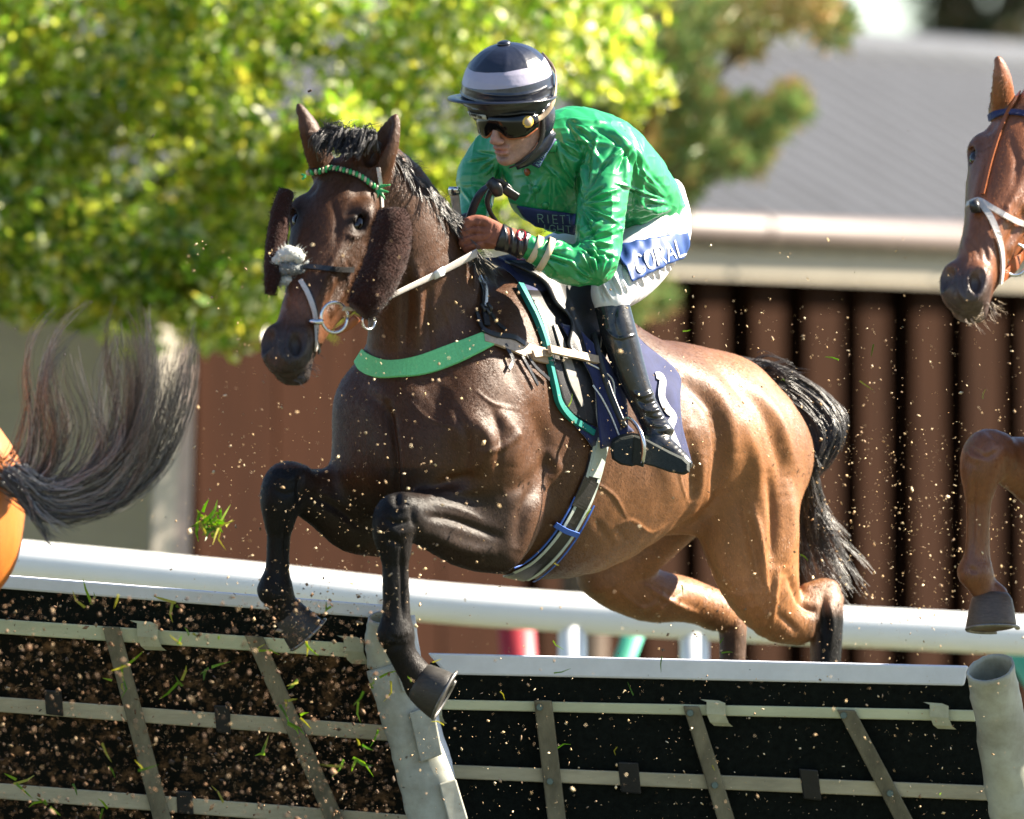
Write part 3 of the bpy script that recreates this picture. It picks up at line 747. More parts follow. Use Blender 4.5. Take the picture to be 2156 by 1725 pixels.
mb = MB(); mb.box8([q(300, 122, 0), q(3300, 122, 0), q(3300, 122, met(.04)), q(300, 122, met(.04)), q(300, 46, 0), q(3300, 46, 0), q(3300, 46, met(.04)), q(300, 46, met(.04))])
mb.build('fascia', M['fascia_paint'], shed)
def wallpt(u, d=0, z=None, dv=100):
    p = eave(u + 70, dv, met(.06) + d)
    if z is not None: p = np.array([p[0], p[1], z])
    return p
def wallbox(mb, u0, u1, d0, d1, zb, dvt=100):
    a = [wallpt(u0, d0, zb), wallpt(u1, d0, zb), wallpt(u1, d1, zb), wallpt(u0, d1, zb)]
    b = [wallpt(u0, d0, None, dvt), wallpt(u1, d0, None, dvt), wallpt(u1, d1, None, dvt), wallpt(u0, d1, None, dvt)]
    mb.box8(a + b)
mb = MB(); wallbox(mb, 450, 3300, met(.16), met(.26), Zg); mb.build('back_wall', M['dark_board'], shed)
mb = MB()
for u0, u1 in ((395, 560), (564, 735), (739, 905), (909, 1080)): wallbox(mb, u0, u1, met(.03), met(.099), Zg)
mb.build('plank_panel', M['red_board'], shed)
for k, u in enumerate(range(1122, 3200, 112)):
    mb = MB(); wallbox(mb, u, u + 54 + (k % 3)*8, met(.04), met(.098), Zg); mb.build('board', M['brown_board'], shed)
# gable end wing of render on the left
wing = thing('outbuilding', 'taupe rendered outbuilding wall at the left, under the leafy branches', 'outbuilding', (100, 1500, met(9.4)))
mb = MB(); y0, y1 = met(8.4), met(11)
a = Q(-900, 0, y0); b = Q(330, 0, y0); top = Q(0, 560, y0)[2]
mb.box8([[a[0], y0, Zg], [b[0], y0, Zg], [b[0], y1, Zg], [a[0], y1, Zg], [a[0], y0, top], [b[0], y0, top], [b[0], y1, top], [a[0], y1, top]])
mb.build('wall', M['taupe_wall'], wing)
mb = MB(); mb.box8([[a[0]-50, y0-60, top+2], [b[0]+20, y0-60, top+2], [b[0]+20, y1, top+2], [a[0]-50, y1, top+2], [a[0]-50, y0-60, top+60], [b[0]+20, y0-60, top+60], [b[0]+20, y1, top+60], [a[0]-50, y1, top+60]])
mb.build('roof', M['roof_sheet'], wing)
post = thing('corner_post', 'tall cream corner post with a pinkish side, left of the red-brown boards', 'post', (360, 1500, met(6.6)))
y = met(6.6)
def pst(u0, u1, dy, m, nm):
    mb = MB(); p = [Q(u0, 1400, y+dy), Q(u1, 1400, y+dy)]; z1 = Q(0, 625, y)[2]
    w3 = (p[1][0] - p[0][0]) * 1.5; mb.box8([[p[0][0], y+dy, Zg], [p[1][0], y+dy+w3, Zg], [p[1][0]-10, y+dy+met(.09)+w3, Zg], [p[0][0]-10, y+dy+met(.09), Zg]] + [[p[0][0]+52, y+dy, z1], [p[1][0]+52, y+dy+w3, z1], [p[1][0]+42, y+dy+met(.09)+w3, z1], [p[0][0]+42, y+dy+met(.09), z1]])
    mb.build(nm, m, post, bevel=6)
pst(296, 342, 0, M['post_white'], 'post_face'); pst(343, 374, 92, M['pink_trim'], 'post_side')
# running rail
rail = thing('running_rail', 'thick white plastic running rail crossing behind the hurdle', 'rail', (1100, 1700, met(3)))
yr = met(3.0)
def railc(u): return Q(u, float(np.interp(u, [-900, 104, 544, 883, 1292, 1793, 2156, 3200], [1090, 1186, 1228, 1266, 1297, 1320, 1338, 1390])), yr + (u-1078)*.15)
mb = MB(); mb.tube([railc(u) for u in (-900, 0, 300, 600, 900, 1200, 1500, 1800, 2200, 3200)], 47, 20, side=UP, flat=.75, sub=4); mb.build('rail_tube', M['white_plastic'], rail, True)
for u in (-420, 1205, 1462, 2760):
    mb = MB(); p = railc(u); mb.tube([[p[0], p[1]+6, Zg], [p[0], p[1]+6, p[2]-10]], 34, 16, sub=1); mb.build('rail_post', M['white_plastic'], rail, True)
lm('red_paint', (.35, .02, .03), rough=.5, noise=.1, nscale=10); lm('green_paint', (.05, .32, .22), rough=.5, noise=.1, nscale=10)
def stake(name, label, u0, u1, m, yy, r, vt=1200):
    mb = MB(); p = Q(u0, vt, yy); b_ = Q(u1, 1400, yy); d = (b_ - p) / (p[2] - b_[2]); b_ = p + d * (p[2] - Zg)
    mb.tube([b_, p], r, 12, sub=1); mb.build(name, m, None, True)
    return tag(bpy.data.objects[name] if name in bpy.data.objects else None, label, 'stake')
stake('marker_stake', 'blurred dark red stake under the white rail, left of the white rail post', 1085, 1092, M['red_paint'], met(5), 46, 1290)
stake('brace', 'slanting pale green brace under the white rail between two white posts', 1370, 1310, M['green_paint'], met(3.3), 26, 1240)
stake('slanted_support', 'pale green support leaning below the white rail at the right edge', 2120, 2170, M['green_paint'], met(3.4), 40, 1320)

# ---------------------------------------------------------------- foliage
def leafmat(name, trans=.68, rough=.3):
    m = mat(name, (.1, .2, .02), rough=rough, spec=.5, tint=True, trans=trans); return m
M['leaf'] = leafmat('leaf'); M['needle'] = leafmat('pine_needles', .25, .5)
def leaves(centres, n, size, cols, seed, spread, flat=1.0, clip=None):
    g = np.random.default_rng(seed); ci = g.integers(0, len(centres), n)
    cc = np.array([c[:3] for c in centres])[ci]; rr = np.array([c[3] for c in centres])[ci]
    d = g.normal(0, 1, (n, 3)); d /= np.linalg.norm(d, axis=1)[:, None]; rad = g.random(n)**.45
    P = cc + d * (rr * rad)[:, None] * np.array([1, 1, flat])
    a = g.normal(0, 1, (n, 3)); a /= np.linalg.norm(a, axis=1)[:, None]; b = np.cross(a, g.normal(0, 1, (n, 3))); b /= np.linalg.norm(b, axis=1)[:, None]
    s_ = size * (.6 + .8*g.random(n))[:, None]
    nn_ = np.cross(a, b)
    V = np.stack([P - a*s_, P + b*s_*.42 + nn_*s_*.08, P + a*s_, P - b*s_*.42 + nn_*s_*.08], 1).reshape(-1, 3)
    F = np.arange(n*4).reshape(-1, 4)
    pal = np.array(cols); w_ = g.random(n); k = (w_**1.1*len(pal)).astype(int).clip(0, len(pal)-1)
    col = pal[k] * (.75 + .5*g.random(n))[:, None]
    return V, F, np.repeat(col, 4, 0)
GREEN = [(.62, .66, .36), (.16, .3, .02), (.26, .4, .03), (.4, .5, .04), (.5, .55, .06), (.06, .14, .012), (.1, .2, .015), (.45, .42, .04)]  # first, near-white tint paints bright highlights onto some leaves
g9 = np.random.default_rng(5)
tree = thing('leafy_tree', 'yellow-green leafy tree whose branches hang over the upper left of the shed', 'tree', (-500, 1500, met(6)))
cl = []
for _ in range(560):
    u = g9.uniform(-900, 1440); v = g9.uniform(-900, 760)
    if v < -110 and g9.random() < .82: continue
    edge = 690 - 260*max(0, (u-560)/880)**.8 if u > 560 else (690 if u > 60 else 640)
    if 430 < u < 560: edge = 730
    if v > edge - 55: continue
    if u > 1250 and v > 150 + g9.uniform(-60, 60): continue
    if u > 1380 and g9.random() < .5: continue
    cl.append(list(Q(u, v, met(g9.uniform(4.8, 6.3)))) + [g9.uniform(100, 190)])
for u, v in ((60, 640), (170, 650), (280, 640), (400, 650), (480, 660), (500, 640), (440, 690), (330, 600), (540, 380), (620, 350), (560, 200), (560, 600), (430, 560)):
    for _ in range(3): cl.append(list(Q(u+g9.uniform(-30, 30), v+g9.uniform(-40, 5), met(g9.uniform(4.8, 6.2)))) + [75])
V, F, cc = leaves(cl, 84000, 22, [(min(x*1.2, .9), min(y_*1.15, .9), z_*1.3) for x, y_, z_ in GREEN], 3, 1)
quick('crown', V, F, cc, M['leaf'], tree)
mb = MB(); tb = Q(-500, 0, met(6)); tb[2] = Zg
mb.tube([tb, tb+[20, 0, 900], tb+[60, -30, 1900], tb+[120, 40, 2900]], [170, 130, 100, 40], 14); 
for (u, v, y, r) in ((300, 250, 5.9, 22), (700, 100, 5.9, 20), (1150, 120, 5.7, 16), (-1100, 0, 5.8, 45), (-200, -500, 6, 40), (500, -500, 5.8, 30), (380, 560, 5.6, 14)):
    p = Q(u, v, met(y)); s0 = tb + [30, 0, 1250 + (r*8)]
    mb.tube([s0, (s0+p)/2 + [0, 0, 120], p], [r*1.6, r, 6], 9)
mb.build('trunk', M['bark'], tree, True)
# pine hanging in beside the roof
pine = thing('pine_tree', 'pine branches with browning needles in front of the grey roof, right of the rider', 'tree', (1250, 1500, met(7.4)))
PG = [(.12, .2, .05), (.2, .3, .09), (.26, .36, .12), (.45, .26, .1), (.1, .17, .06), (.36, .24, .1)]
cl = []
for (u, v, r) in ((1300, 120, 90), (1400, 60, 100), (1500, 30, 90), (1600, 20, 90), (1700, 15, 80), (1750, 50, 45), (1560, 80, 50), (1450, 150, 60), (1380, 220, 80), (1450, 290, 70), (1520, 270, 55), (1580, 260, 45), (1640, 240, 40), (1660, 220, 28), (1400, 330, 70), (1470, 350, 55), (1440, 395, 36), (1560, 300, 45), (1610, 285, 35), (1350, 300, 80), (1250, 200, 90), (1480, 220, 45), (1330, 400, 70), (1270, 330, 80), (1350, 180, 90), (1420, 120, 80), (1290, 40, 90), (1540, 340, 40), (1590, 330, 34), (1500, -60, 150), (1300, -60, 160), (1380, 470, 45), (1320, 640, 60), (1370, 620, 40), (1290, 560, 60)):
    for _ in range(2): cl.append(list(Q(u+g9.uniform(-14, 14), v+g9.uniform(-14, 14), met(g9.uniform(7.0, 7.8)))) + [r])
g5 = np.random.default_rng(11); n = 16000; ci = g5.integers(0, len(cl), n); A = np.array(cl)[ci]
ccol = (np.array(PG)[g5.integers(0, len(PG), len(cl))][ci]*.45 + .55*np.array(PG)[g5.integers(0, len(PG), n)]) * (.7 + .6*g5.random(n))[:, None]
d = g5.normal(0, 1, (n, 3)); d /= np.linalg.norm(d, axis=1)[:, None]
P = A[:, :3] + d * (A[:, 3] * g5.random(n)**.5)[:, None]; a = d*.6 + g5.normal(0, .5, (n, 3)) + [0, 0, .5]; a /= np.linalg.norm(a, axis=1)[:, None]; b = np.cross(a, [0, 1, .1]); b /= np.linalg.norm(b, axis=1)[:, None]
V = np.stack([P - b*4, P + b*4, P + a*52 + b*2, P + a*52 - b*2], 1).reshape(-1, 3)
quick('crown', V, np.arange(n*4).reshape(-1, 4), np.repeat(ccol, 4, 0), M['needle'], pine)
mb = MB(); tb = Q(1230, 0, met(7.6)); tb[2] = Zg
mb.tube([tb, tb+[0, 0, 1300], tb+[10, 0, 2600]], [70, 58, 30], 12)
for (u, v) in ((1660, 230), (1700, 20), (1450, 380), (1500, 280)):
    p = Q(u, v, met(7.4)); mb.tube([tb+[0, 0, 1500 + (400-v)*.8], (tb+[0, 0, 1700+(400-v)*.8]+p)/2, p], [22, 14, 4], 8)
mb.build('trunk', M['bark'], pine, True)
# dark trees beyond the roof ridge
DG = [(.03, .05, .02), (.05, .07, .03), (.07, .08, .04), (.12, .08, .05), (.04, .06, .03)]
for k, (u0, lab) in enumerate(((2070, 'dark tree with gaps of sky beyond the roof ridge at the upper right'), (2900, 'dark tree outside the right edge beyond the shed roof'), (1350, 'dark tree beyond the roof, behind the pine branches'))):
    tr = thing('distant_tree', lab, 'tree', (u0, 1500, met(30 + k*2))); cl = []
    for _ in range(330):
        u = u0 + g9.uniform(-230, 380) ; v = g9.uniform(-900, 160)
        if k == 0 and 1740 < u < 1925 and v > -400: continue
        if k == 2 and u > 1650: continue
        if k == 0 and ((u-2060)**2 + (v-10)**2 < 34**2 or (u-1970)**2 + (v-50)**2 < 24**2): continue
        cl.append(list(Q(u, v, met(g9.uniform(29, 32) + k*2))) + [g9.uniform(110, 190)])
    V, F, cc = leaves(cl, 22000, 50, DG, 20+k, 1); quick('crown', V, F, cc, M['leaf'], tr)
    mb = MB(); tb = Q(u0+40, 0, met(30+k*2)); tb[2] = Zg; mb.tube([tb, tb+[20, 0, 1500], tb+[60, 0, 3800]], [260, 170, 60], 10); mb.build('trunk', M['bark'], tr, True)

# ================================================================ hurdle in the foreground
lm('hurdle_pad', (.7, .73, .84), rough=.5, noise=.1, nscale=12, bump=.3, bscale=30)
lm('soiled_rubber', (.16, .085, .04), rough=.95, spec=.05, noise=.5, nscale=30, col2=(.008, .008, .006), bump=.6, bscale=120)
M['soiled_rubber'].node_tree.nodes['Color Ramp'].color_ramp.elements[0].position = .5
M['soiled_rubber'].node_tree.nodes['Color Ramp'].color_ramp.elements[1].position = .72
lm('hurdle_rubber', (.006, .008, .007), rough=.9, spec=.1, noise=.5, nscale=60, bump=.6, bscale=180)
lm('pale_batten', (.52, .54, .38), rough=.6, noise=.2, nscale=14, stretch=(.3, 1, 1), bump=.3, bscale=120)
lm('wood_batten', (.4, .36, .26), rough=.75, noise=.35, nscale=16, stretch=(.25, 1, 1), bump=.4, bscale=140)
lm('wood_upright', (.17, .15, .1), rough=.8, noise=.5, nscale=18, stretch=(1, 1, .3), bump=.5, bscale=140)
lm('pad_cover', (.42, .43, .37), rough=.55, noise=.2, nscale=7, col2=(.17, .16, .12), bump=.5, bscale=14, dist=.006, bdet=2)
lm('tape', (.008, .008, .01), rough=.6, bump=.6, bscale=60)
lm('bolt', (.1, .13, .12), rough=.4, metal=.8)
def hp(u, v, d=0):
    """hurdle plane: top leans towards the viewer; d = distance in front"""
    return Q(u, v, 110 + (v - 1400) * .42 - d + (u - 1078)*.02)
def bar(mb, c4, d0, th, **k):
    p = [hp(*q, d0) for q in c4]; mb.slab(p, [0, th, 0], **k)
def panel(name, label, top, dark, bats, ups, clips, tapes, back, bolts, rub='hurdle_rubber'):
    t = thing(name, label, 'hurdle', (back[0][0], 1750, 150), 'hurdle panels across the course')
    mb = MB(); bar(mb, back, 0, 22); mb.build('rubber_sheet', M[rub], t)
    mb = MB(); bar(mb, top, 26, 30); o_ = mb.build('top_pad', M['hurdle_pad'], t, bevel=5)
    if dark: mb = MB(); bar(mb, dark, 10, 9.5); mb.build('rubber_flap', M['hurdle_rubber'], t, bevel=2)
    for c4, m in bats:
        mb = MB(); bar(mb, c4, 20, 9, ); mb.build('batten', M[m], t, bevel=3)
    for c4 in ups:
        mb = MB(); bar(mb, c4, 34, 13); mb.build('upright', M['wood_upright'], t, bevel=3)
    for (u, v) in bolts:
        mb = MB(); c = hp(u, v, 34); mb.tube([c, c-[0, 6, 0]], [8, 7], 8, sub=1, side=UP); mb.build('bolt', M['bolt'], t)
    for (u, v, s_) in clips:
        mb = MB(); path = [(0, 0, 12), (34, 6, 16), (34, 34, 26), (52, 54, 20), (74, 62, 10)]
        A = [hp(u + x*s_*.45, v + y_*s_, 24 + d*.6) for x, y_, d in path]; B = [hp(u + 44*s_ + x*s_*.45, v + y_*s_*.98 + 3, 24 + d*.6) for x, y_, d in path]
        V = []
        for p, q_ in zip(A, B): V += [p, q_, q_ + [0, 4, 0], p + [0, 4, 0]]
        F = [(i*4+k, i*4+(k+1) % 4, (i+1)*4+(k+1) % 4, (i+1)*4+k) for i in range(4) for k in range(4)] + [(0, 1, 2, 3), (19, 18, 17, 16)]
        mb.add(V, F); mb.build('clip', M['clip'], t)
    for c4 in tapes:
        mb = MB(); bar(mb, c4, 24, 16); mb.build('tape_wrap', M['tape'], t, bevel=3)
    return t
lm('clip', (.42, .42, .3), rough=.6, noise=.25, nscale=20)
panel('hurdle_panel', 'right hurdle panel with grey-white top pad, under the bay horse\'s body', [(900, 1375), (2040, 1402), (2030, 1444), (940, 1420)], [(930, 1418), (2046, 1440), (2050, 1496), (935, 1476)],
      [([(900, 1472), (2052, 1495), (2055, 1519), (900, 1493)], 'pale_batten'), ([(925, 1609), (2112, 1655), (2116, 1687), (930, 1638)], 'wood_batten'), ([(965, 1765), (2150, 1815), (2158, 1848), (968, 1798)], 'wood_batten'), ([(990, 1940), (2190, 1990), (2198, 2023), (994, 1973)], 'wood_batten'), ([(1016, 2110), (2230, 2150), (2238, 2183), (1020, 2143)], 'wood_batten')],
      [[(1124, 1474), (1162, 1475), (1249, 2210), (1209, 2210)], [(1438, 1486), (1472, 1487), (1700, 2210), (1658, 2210)], [(1762, 1494), (1800, 1495), (2180, 2210), (2138, 2210)]],
      [(1474, 1472, .9), (1944, 1478, .9), (895, 1484, .6)], [[(1300, 1604), (1344, 1606), (1350, 1672), (1308, 1668)], [(1682, 1618), (1722, 1621), (1730, 1686), (1692, 1682)]],
      [(905, 1395), (2060, 1420), (2260, 2214), (1050, 2214)], [(1136, 1489), (1158, 1645), (1453, 1501), (1505, 1653), (1776, 1506), (1874, 1670)])
panel('hurdle_panel', 'left hurdle panel spattered with turf, below the horse\'s raised forelegs', [(-420, 1176), (812, 1274), (800, 1302), (-420, 1206)], [(-420, 1208), (800, 1294), (790, 1362), (-420, 1278)],
      [([(-420, 1274), (740, 1354), (736, 1384), (-420, 1306)], 'pale_batten'), ([(-420, 1436), (828, 1528), (832, 1561), (-420, 1468)], 'wood_batten'), ([(-420, 1616), (860, 1716), (868, 1750), (-420, 1649)], 'wood_batten'), ([(-420, 1800), (895, 1900), (902, 1934), (-420, 1833)], 'wood_batten'), ([(-420, 1985), (930, 2085), (938, 2118), (-420, 2018)], 'wood_batten')],
      [[(215, 1318), (252, 1320), (490, 2210), (450, 2210)], [(515, 1338), (554, 1340), (938, 2210), (896, 2210)], [(-180, 1290), (-140, 1292), (0, 2210), (-40, 2210)]],
      [(273, 1306, 1.0), (709, 1338, .95)], [[(93, 1452), (129, 1455), (134, 1508), (97, 1504)], [(450, 1484), (484, 1486), (486, 1546), (456, 1542)], [(371, 1664), (404, 1667), (408, 1716), (373, 1712)]],
      [(-430, 1200), (812, 1290), (985, 2214), (-430, 2214)], [], 'soiled_rubber')
# padded posts
def pad(name, label, parts_):
    t = thing(name, label, 'padded post', (parts_[0][1][0][0], 1800, 60), 'padded posts of the hurdle')
    for nm, path, rad, fl, m in parts_:
        P = [Q(*p) for p in path]; f = MB(); f.tube(P, rad, 28, side=np.array([1, 0, .1]), flat=fl, cap=nm != 'roll', sub=6)
        V = np.array(f.V); N = V - np.repeat(np.mean(V.reshape(-1, 28, 3) if len(V) % 28 == 0 else V[:len(V)//28*28].reshape(-1, 28, 3), axis=1), 28, 0)
        V = V + N/np.linalg.norm(N, axis=1)[:, None]*(vnoise(V, 60, 2)*5 + (1-np.abs(vnoise(V*[1, 1, .8], 50, 8)))**4*4 + (1-np.abs(vnoise(V*[1, 1, 1.5], 24, 5)))**5*3)[:, None]
        f.V = [tuple(x) for x in V]
        o = f.build(nm, M[m], t, True)
        if nm == 'roll': sm = o.modifiers.new('t', 'SOLIDIFY'); sm.thickness = 5*PX; sm.offset = -1
    return t
pad('padded_post', 'pale green wrapped post leaning between the two hurdle panels, behind the front hoof', [
    ('rear_pad', [(838, 1300, 70), (858, 1420, 70), (900, 1560, 80), (950, 1760, 90), (1010, 2205, 170)], 34, .8, 'hurdle_pad'),
    ('cover', [(818, 1400, 10), (842, 1480, 14), (878, 1580, 20), (925, 1740, 30), (960, 1860, 60), (1030, 2200, 170)], [44, 48, 52, 58, 60, 60], .6, 'pad_cover'),
    ('roll', [(812, 1300, -30), (812, 1345, -5), (818, 1398, 22)], [36, 40, 42], .7, 'pad_cover')])
for c4 in ([(832, 1398), (866, 1392), (886, 1448), (848, 1458)], [(862, 1500), (912, 1484), (932, 1588), (886, 1606)], [(924, 1650), (960, 1640), (990, 1740), (950, 1750)]):
    mb = MB(); y = -22; mb.slab([Q(*c4[0], y-4), Q(*c4[1], y+6), Q(*c4[2], y+8), Q(*c4[3], y-2)], [0, 8, 0])
    o = mb.build('patch', M['pad_cover'], [x for x in bpy.data.objects if x.name == 'padded_post'][0], bevel=3)
pad('padded_post', 'pale green tube-shaped post with an open dark top at the right end of the hurdle', [
    ('roll', [(2084, 1406, -190), (2096, 1460, -155), (2120, 1600, -75), (2146, 1720, -5), (2180, 1880, 90), (2250, 2200, 270)], [50, 50, 52, 54, 55, 55], .9, 'pad_cover')])
# ================================================================ tack on the bay
def by(name): return [o for o in bpy.data.objects if o.name == name][0]
def lst(name, m, parent, path, width, bv=None, **k):
    return band(bv or HB, path, width, **k).build(name, M[m] if isinstance(m, str) else m, parent, False)
def fluffy(V, amp, sc, seed=3):
    c = V.mean(0); F_ = V - c; return V
def furry_tube(name, path, rad, m, parent, amp=3, seed=1, n=26, flat=1, side=None, hair=0, hr=.8, hl_=9, hcol=None):
    f = MB(); f.tube(path, rad, n, side=side, flat=flat, sub=6); V = np.array(f.V); F = f.F
    k = len(V)//n; cc = np.repeat(V.reshape(k, n, 3).mean(1), n, 0); N = V - cc; N /= np.linalg.norm(N, axis=1)[:, None] + 1e-9
    V = V + N * (vnoise(V, 9, seed)*amp*.5 + vnoise(V, 4, seed+1)*amp*.5)[:, None]; f.V = [tuple(x) for x in V]
    o = f.build(name, m, parent, True)
    if hair:
        g = np.random.default_rng(seed); mb = MB(); VV = []; FF = []
        for i in range(hair):
            j = g.integers(0, len(V)); p = V[j] + g.normal(0, 2, 3); d = nrm(N[j] + g.normal(0, .45, 3)); t = nrm(np.cross(d, g.normal(0, 1, 3))); l = hl_*(.5+g.random()); a = len(VV)
            VV += [p - t*hr, p + t*hr, p + d*l]; FF.append((a, a+1, a+2))
        h = raw('pile', np.array(VV), FF, m, parent, False, cols=np.tile(hcol or (1, 1, 1), (len(VV), 1)))
    return o
saddlery = thing('saddle', 'small black racing saddle with long flap and girth on the bay horse', 'saddle', (1220, 900, 60))
def cloth_o(nm, m, par, L, R, nu, nv, lift, th, ripple=None):
    V, F = sheet(HB, L, R, nu, nv, lift, th, ripple=ripple); return V, F, raw(nm, V, F, M[m], par)
cloth = thing('saddle_cloth', 'navy saddle cloth with teal piping and white number behind the rider\'s boot', 'saddle cloth', (1250, 900, 60))
rp1 = lambda u, v: 3*np.sin((u*.9+v*.5)/13) + 2*np.sin((u*.7-v*.6)/21)
cloth_o('front_panel', 'navy', cloth, [(1022, 545), (1095, 600), (1140, 690), (1165, 800), (1195, 875), (1240, 940)], [(1110, 545), (1190, 640), (1262, 740), (1292, 812), (1302, 870), (1330, 908)], 22, 30, 3, 3, rp1)
rp2 = lambda u, v: 4*np.sin(u/9.0 + v/60)*np.clip((v-760)/60, 0, 1)
cloth_o('rear_panel', 'navy', cloth, [(1296, 660), (1310, 760), (1345, 860), (1410, 960)], [(1352, 726), (1422, 785), (1428, 850), (1449, 975)], 22, 30, 3, 3, rp2)
lst('piping', 'teal', cloth, [(1092, 606), (1108, 640), (1126, 678), (1140, 718), (1150, 765), (1161, 812), (1172, 850), (1197, 880), (1222, 897), (1243, 911)], 13, lift=9, th=5, drop=6)
V, F = sheet(HB, [(1104, 618), (1136, 690), (1170, 820), (1190, 862), (1236, 893)], [(1150, 618), (1215, 690), (1245, 800), (1250, 870), (1252, 900)], 14, 20, 7, 4); raw('numnah', V, F, M['leather'], saddlery)
lst('girth_strap', lm('grey_leather', (.2, .18, .16), rough=.5, noise=.3, nscale=60), saddlery, [(1157, 690, 14), (1176, 740, 24), (1196, 800, 28), (1216, 856, 9)], 24, lift=13, th=3)
V, F = sheet(HB, [(1066, 570), (1124, 602), (1150, 650), (1182, 690), (1180, 742), (1246, 770)], [(1262, 560), (1268, 620), (1270, 680), (1266, 730), (1256, 765), (1250, 774)], 20, 30, 20, 6, ripple=lambda u, v: 7*np.exp(-((u - 1185 + (v-700)*-.35)/16)**2))
SADV, SADF = V, F; raw('flap', V, F, M['leather'], saddlery)
SB = bvh(V, F)
lst('flap_edge', 'leather_tan', saddlery, [(1261, 600), (1267, 650), (1267, 700), (1262, 735), (1251, 770)], 2.6, bv=SB, lift=0, th=3)
lst('stitching', 'leather_tan', saddlery, [(1146, 640), (1166, 668), (1183, 690), (1186, 712), (1184, 740)], 1.6, bv=SB, lift=0, th=2)
# folded navy cloth with white edging below the flap
V, F = sheet(HB, [(1165, 690), (1205, 752), (1240, 830), (1242, 942)], [(1195, 700), (1262, 775), (1294, 812), (1300, 935)], 18, 24, 24, 4, ripple=lambda u, v: 6*np.sin((u*1.0-v*.45)/14)); raw('folded_edge', V, F, M['navy'], cloth); NB = bvh(V, F)
lst('white_edging', 'white_cloth', cloth, [(1186, 700), (1214, 752), (1250, 810), (1282, 868), (1302, 915)], 2.6, bv=NB, lift=1, th=3)
lst('white_edging', 'white_cloth', cloth, [(1226, 760), (1262, 778), (1288, 800), (1294, 840), (1308, 880), (1328, 905)], 2.2, bv=NB, lift=1, th=3)
lst('number', 'white_print', cloth, [(1374, 794, 16), (1388, 800, 20), (1386, 835, 20), (1398, 862, 22), (1412, 880, 18), (1404, 905, 22), (1424, 950, 14)], 18, lift=9, th=1.5)
lst('red_trim', 'red', cloth, [(1086, 563), (1112, 568), (1138, 578)], 8, lift=16, th=4)
# girth
gp = [(1262, 930), (1250, 985), (1232, 1040), (1208, 1090), (1176, 1140), (1136, 1183), (1104, 1204), (1082, 1214)]
def off(p, d): 
    P = crom(np.array(p, float), 4); T = np.gradient(P, axis=0); T /= np.linalg.norm(T, axis=1)[:, None]; return np.column_stack([P[:, 0] - T[:, 1]*d, P[:, 1] + T[:, 0]*d])
gr = thing('girth', 'black and pale striped girth with blue edges round the bay\'s belly', 'girth', (1200, 1240, 0))
lst('webbing', 'leather', gr, gp, 48, lift=2, th=4)
lm('pale_web', (.42, .48, .44), rough=.7, noise=.15, nscale=60); lm('blue_web', (.03, .1, .42), rough=.7, noise=.15, nscale=60)
for d in (-13, 13): lst('stripe', 'pale_web', gr, [tuple(x) for x in off(gp, d)][::3], 8, lift=6, th=1.6)
for d in (-22, 22): lst('edge_stripe', 'blue_web', gr, [tuple(x) for x in off(gp, d)][9::3], 4.5, lift=6, th=1.6)
lst('keeper', 'blue_web', gr, [(1164, 1100), (1186, 1113), (1212, 1122)], 12, lift=8, th=3)
lst('upper_strap', 'pale_web', gr, [(1266, 925), (1256, 965), (1246, 1003)], 36, lift=7, th=2)
lst('buckle_guard', 'leather', gr, [(1240, 1008), (1228, 1036), (1214, 1066)], 46, lift=7, th=2)
# breastgirth
bg_ = thing('breast_girth', 'bright green elastic breast girth across the bay\'s chest with tan leather buckle strap', 'breast girth', (900, 900, -400))
lst('elastic', 'green_web', bg_, [(757, 748, 30), (772, 765, 40), (806, 778, 40), (846, 777, 40), (890, 769, 43), (935, 754, 46), (985, 735, 46), (1030, 714, 36)], 42, lift=3, th=5)
lst('leather_strap', 'leather_tan', bg_, [(1018, 716, 20), (1060, 722, 36), (1110, 742, 36), (1148, 752, 34)], 30, lift=5, th=5)
lst('leather_strap', 'leather_tan', bg_, [(1128, 744), (1180, 755), (1236, 768)], 17, lift=34, th=4, drop=4)
lst('fork', 'leather', bg_, [(1012, 700), (1040, 712), (1075, 716), (1096, 728)], 12, lift=9, th=5)
for p in ([(1060, 728), (1075, 760), (1064, 780)], [(1100, 748), (1120, 775), (1148, 800)], [(1092, 752), (1110, 785), (1124, 812)]):
    lst('strap_end', 'leather', bg_, p, 8, lift=8, th=3)
p0, n0 = hit(HB, 1160, 745)
mb = MB(); cx = [Q(u, v, p0[1]-34) for u, v in ((1142, 738), (1166, 740), (1168, 760), (1144, 758), (1142, 738))]; mb.tube(cx, 2.6, 8, sub=1); mb.build('buckle', M['steel'], bg_, True)
lst('strap_loop', 'leather_tan', bg_, [(1108, 752), (1126, 748), (1142, 748)], 15, lift=16, th=6)
# neck strap
ns = thing('neck_strap', 'narrow black and white strap running down the bay\'s neck to the breast girth', 'strap', (1020, 700, -330))
lst('strap', 'leather', ns, [(1004, 530), (1013, 580), (1016, 640), (1024, 690)], 13, lift=5, th=4)
lst('pale_strap', 'white_cloth', ns, [(1014, 535), (1017, 590), (1018, 650)], 6, lift=9, th=3)
lst('strap', 'leather', ns, [(1024, 655), (1040, 682), (1062, 700)], 8, lift=7, th=4)
lst('strap', 'leather', ns, [(1000, 660), (1012, 690), (1024, 706)], 8, lift=5, th=4)
mb = MB(); p, n = hit(HB, 1020, 652); 
for d in ((-6, -4), (4, 3), (8, -6)): mb.tube([Q(1018+d[0], 652+d[1]-8, p[1]-14), Q(1026+d[0], 655+d[1], p[1]-18), Q(1022+d[0], 664+d[1], p[1]-12)], 4, 8)
mb.build('knot', M['leather'], ns, True)

def yh(u, v, d=-600):
    p, n = hit(HB, u, v); return p[1] if p is not None else d
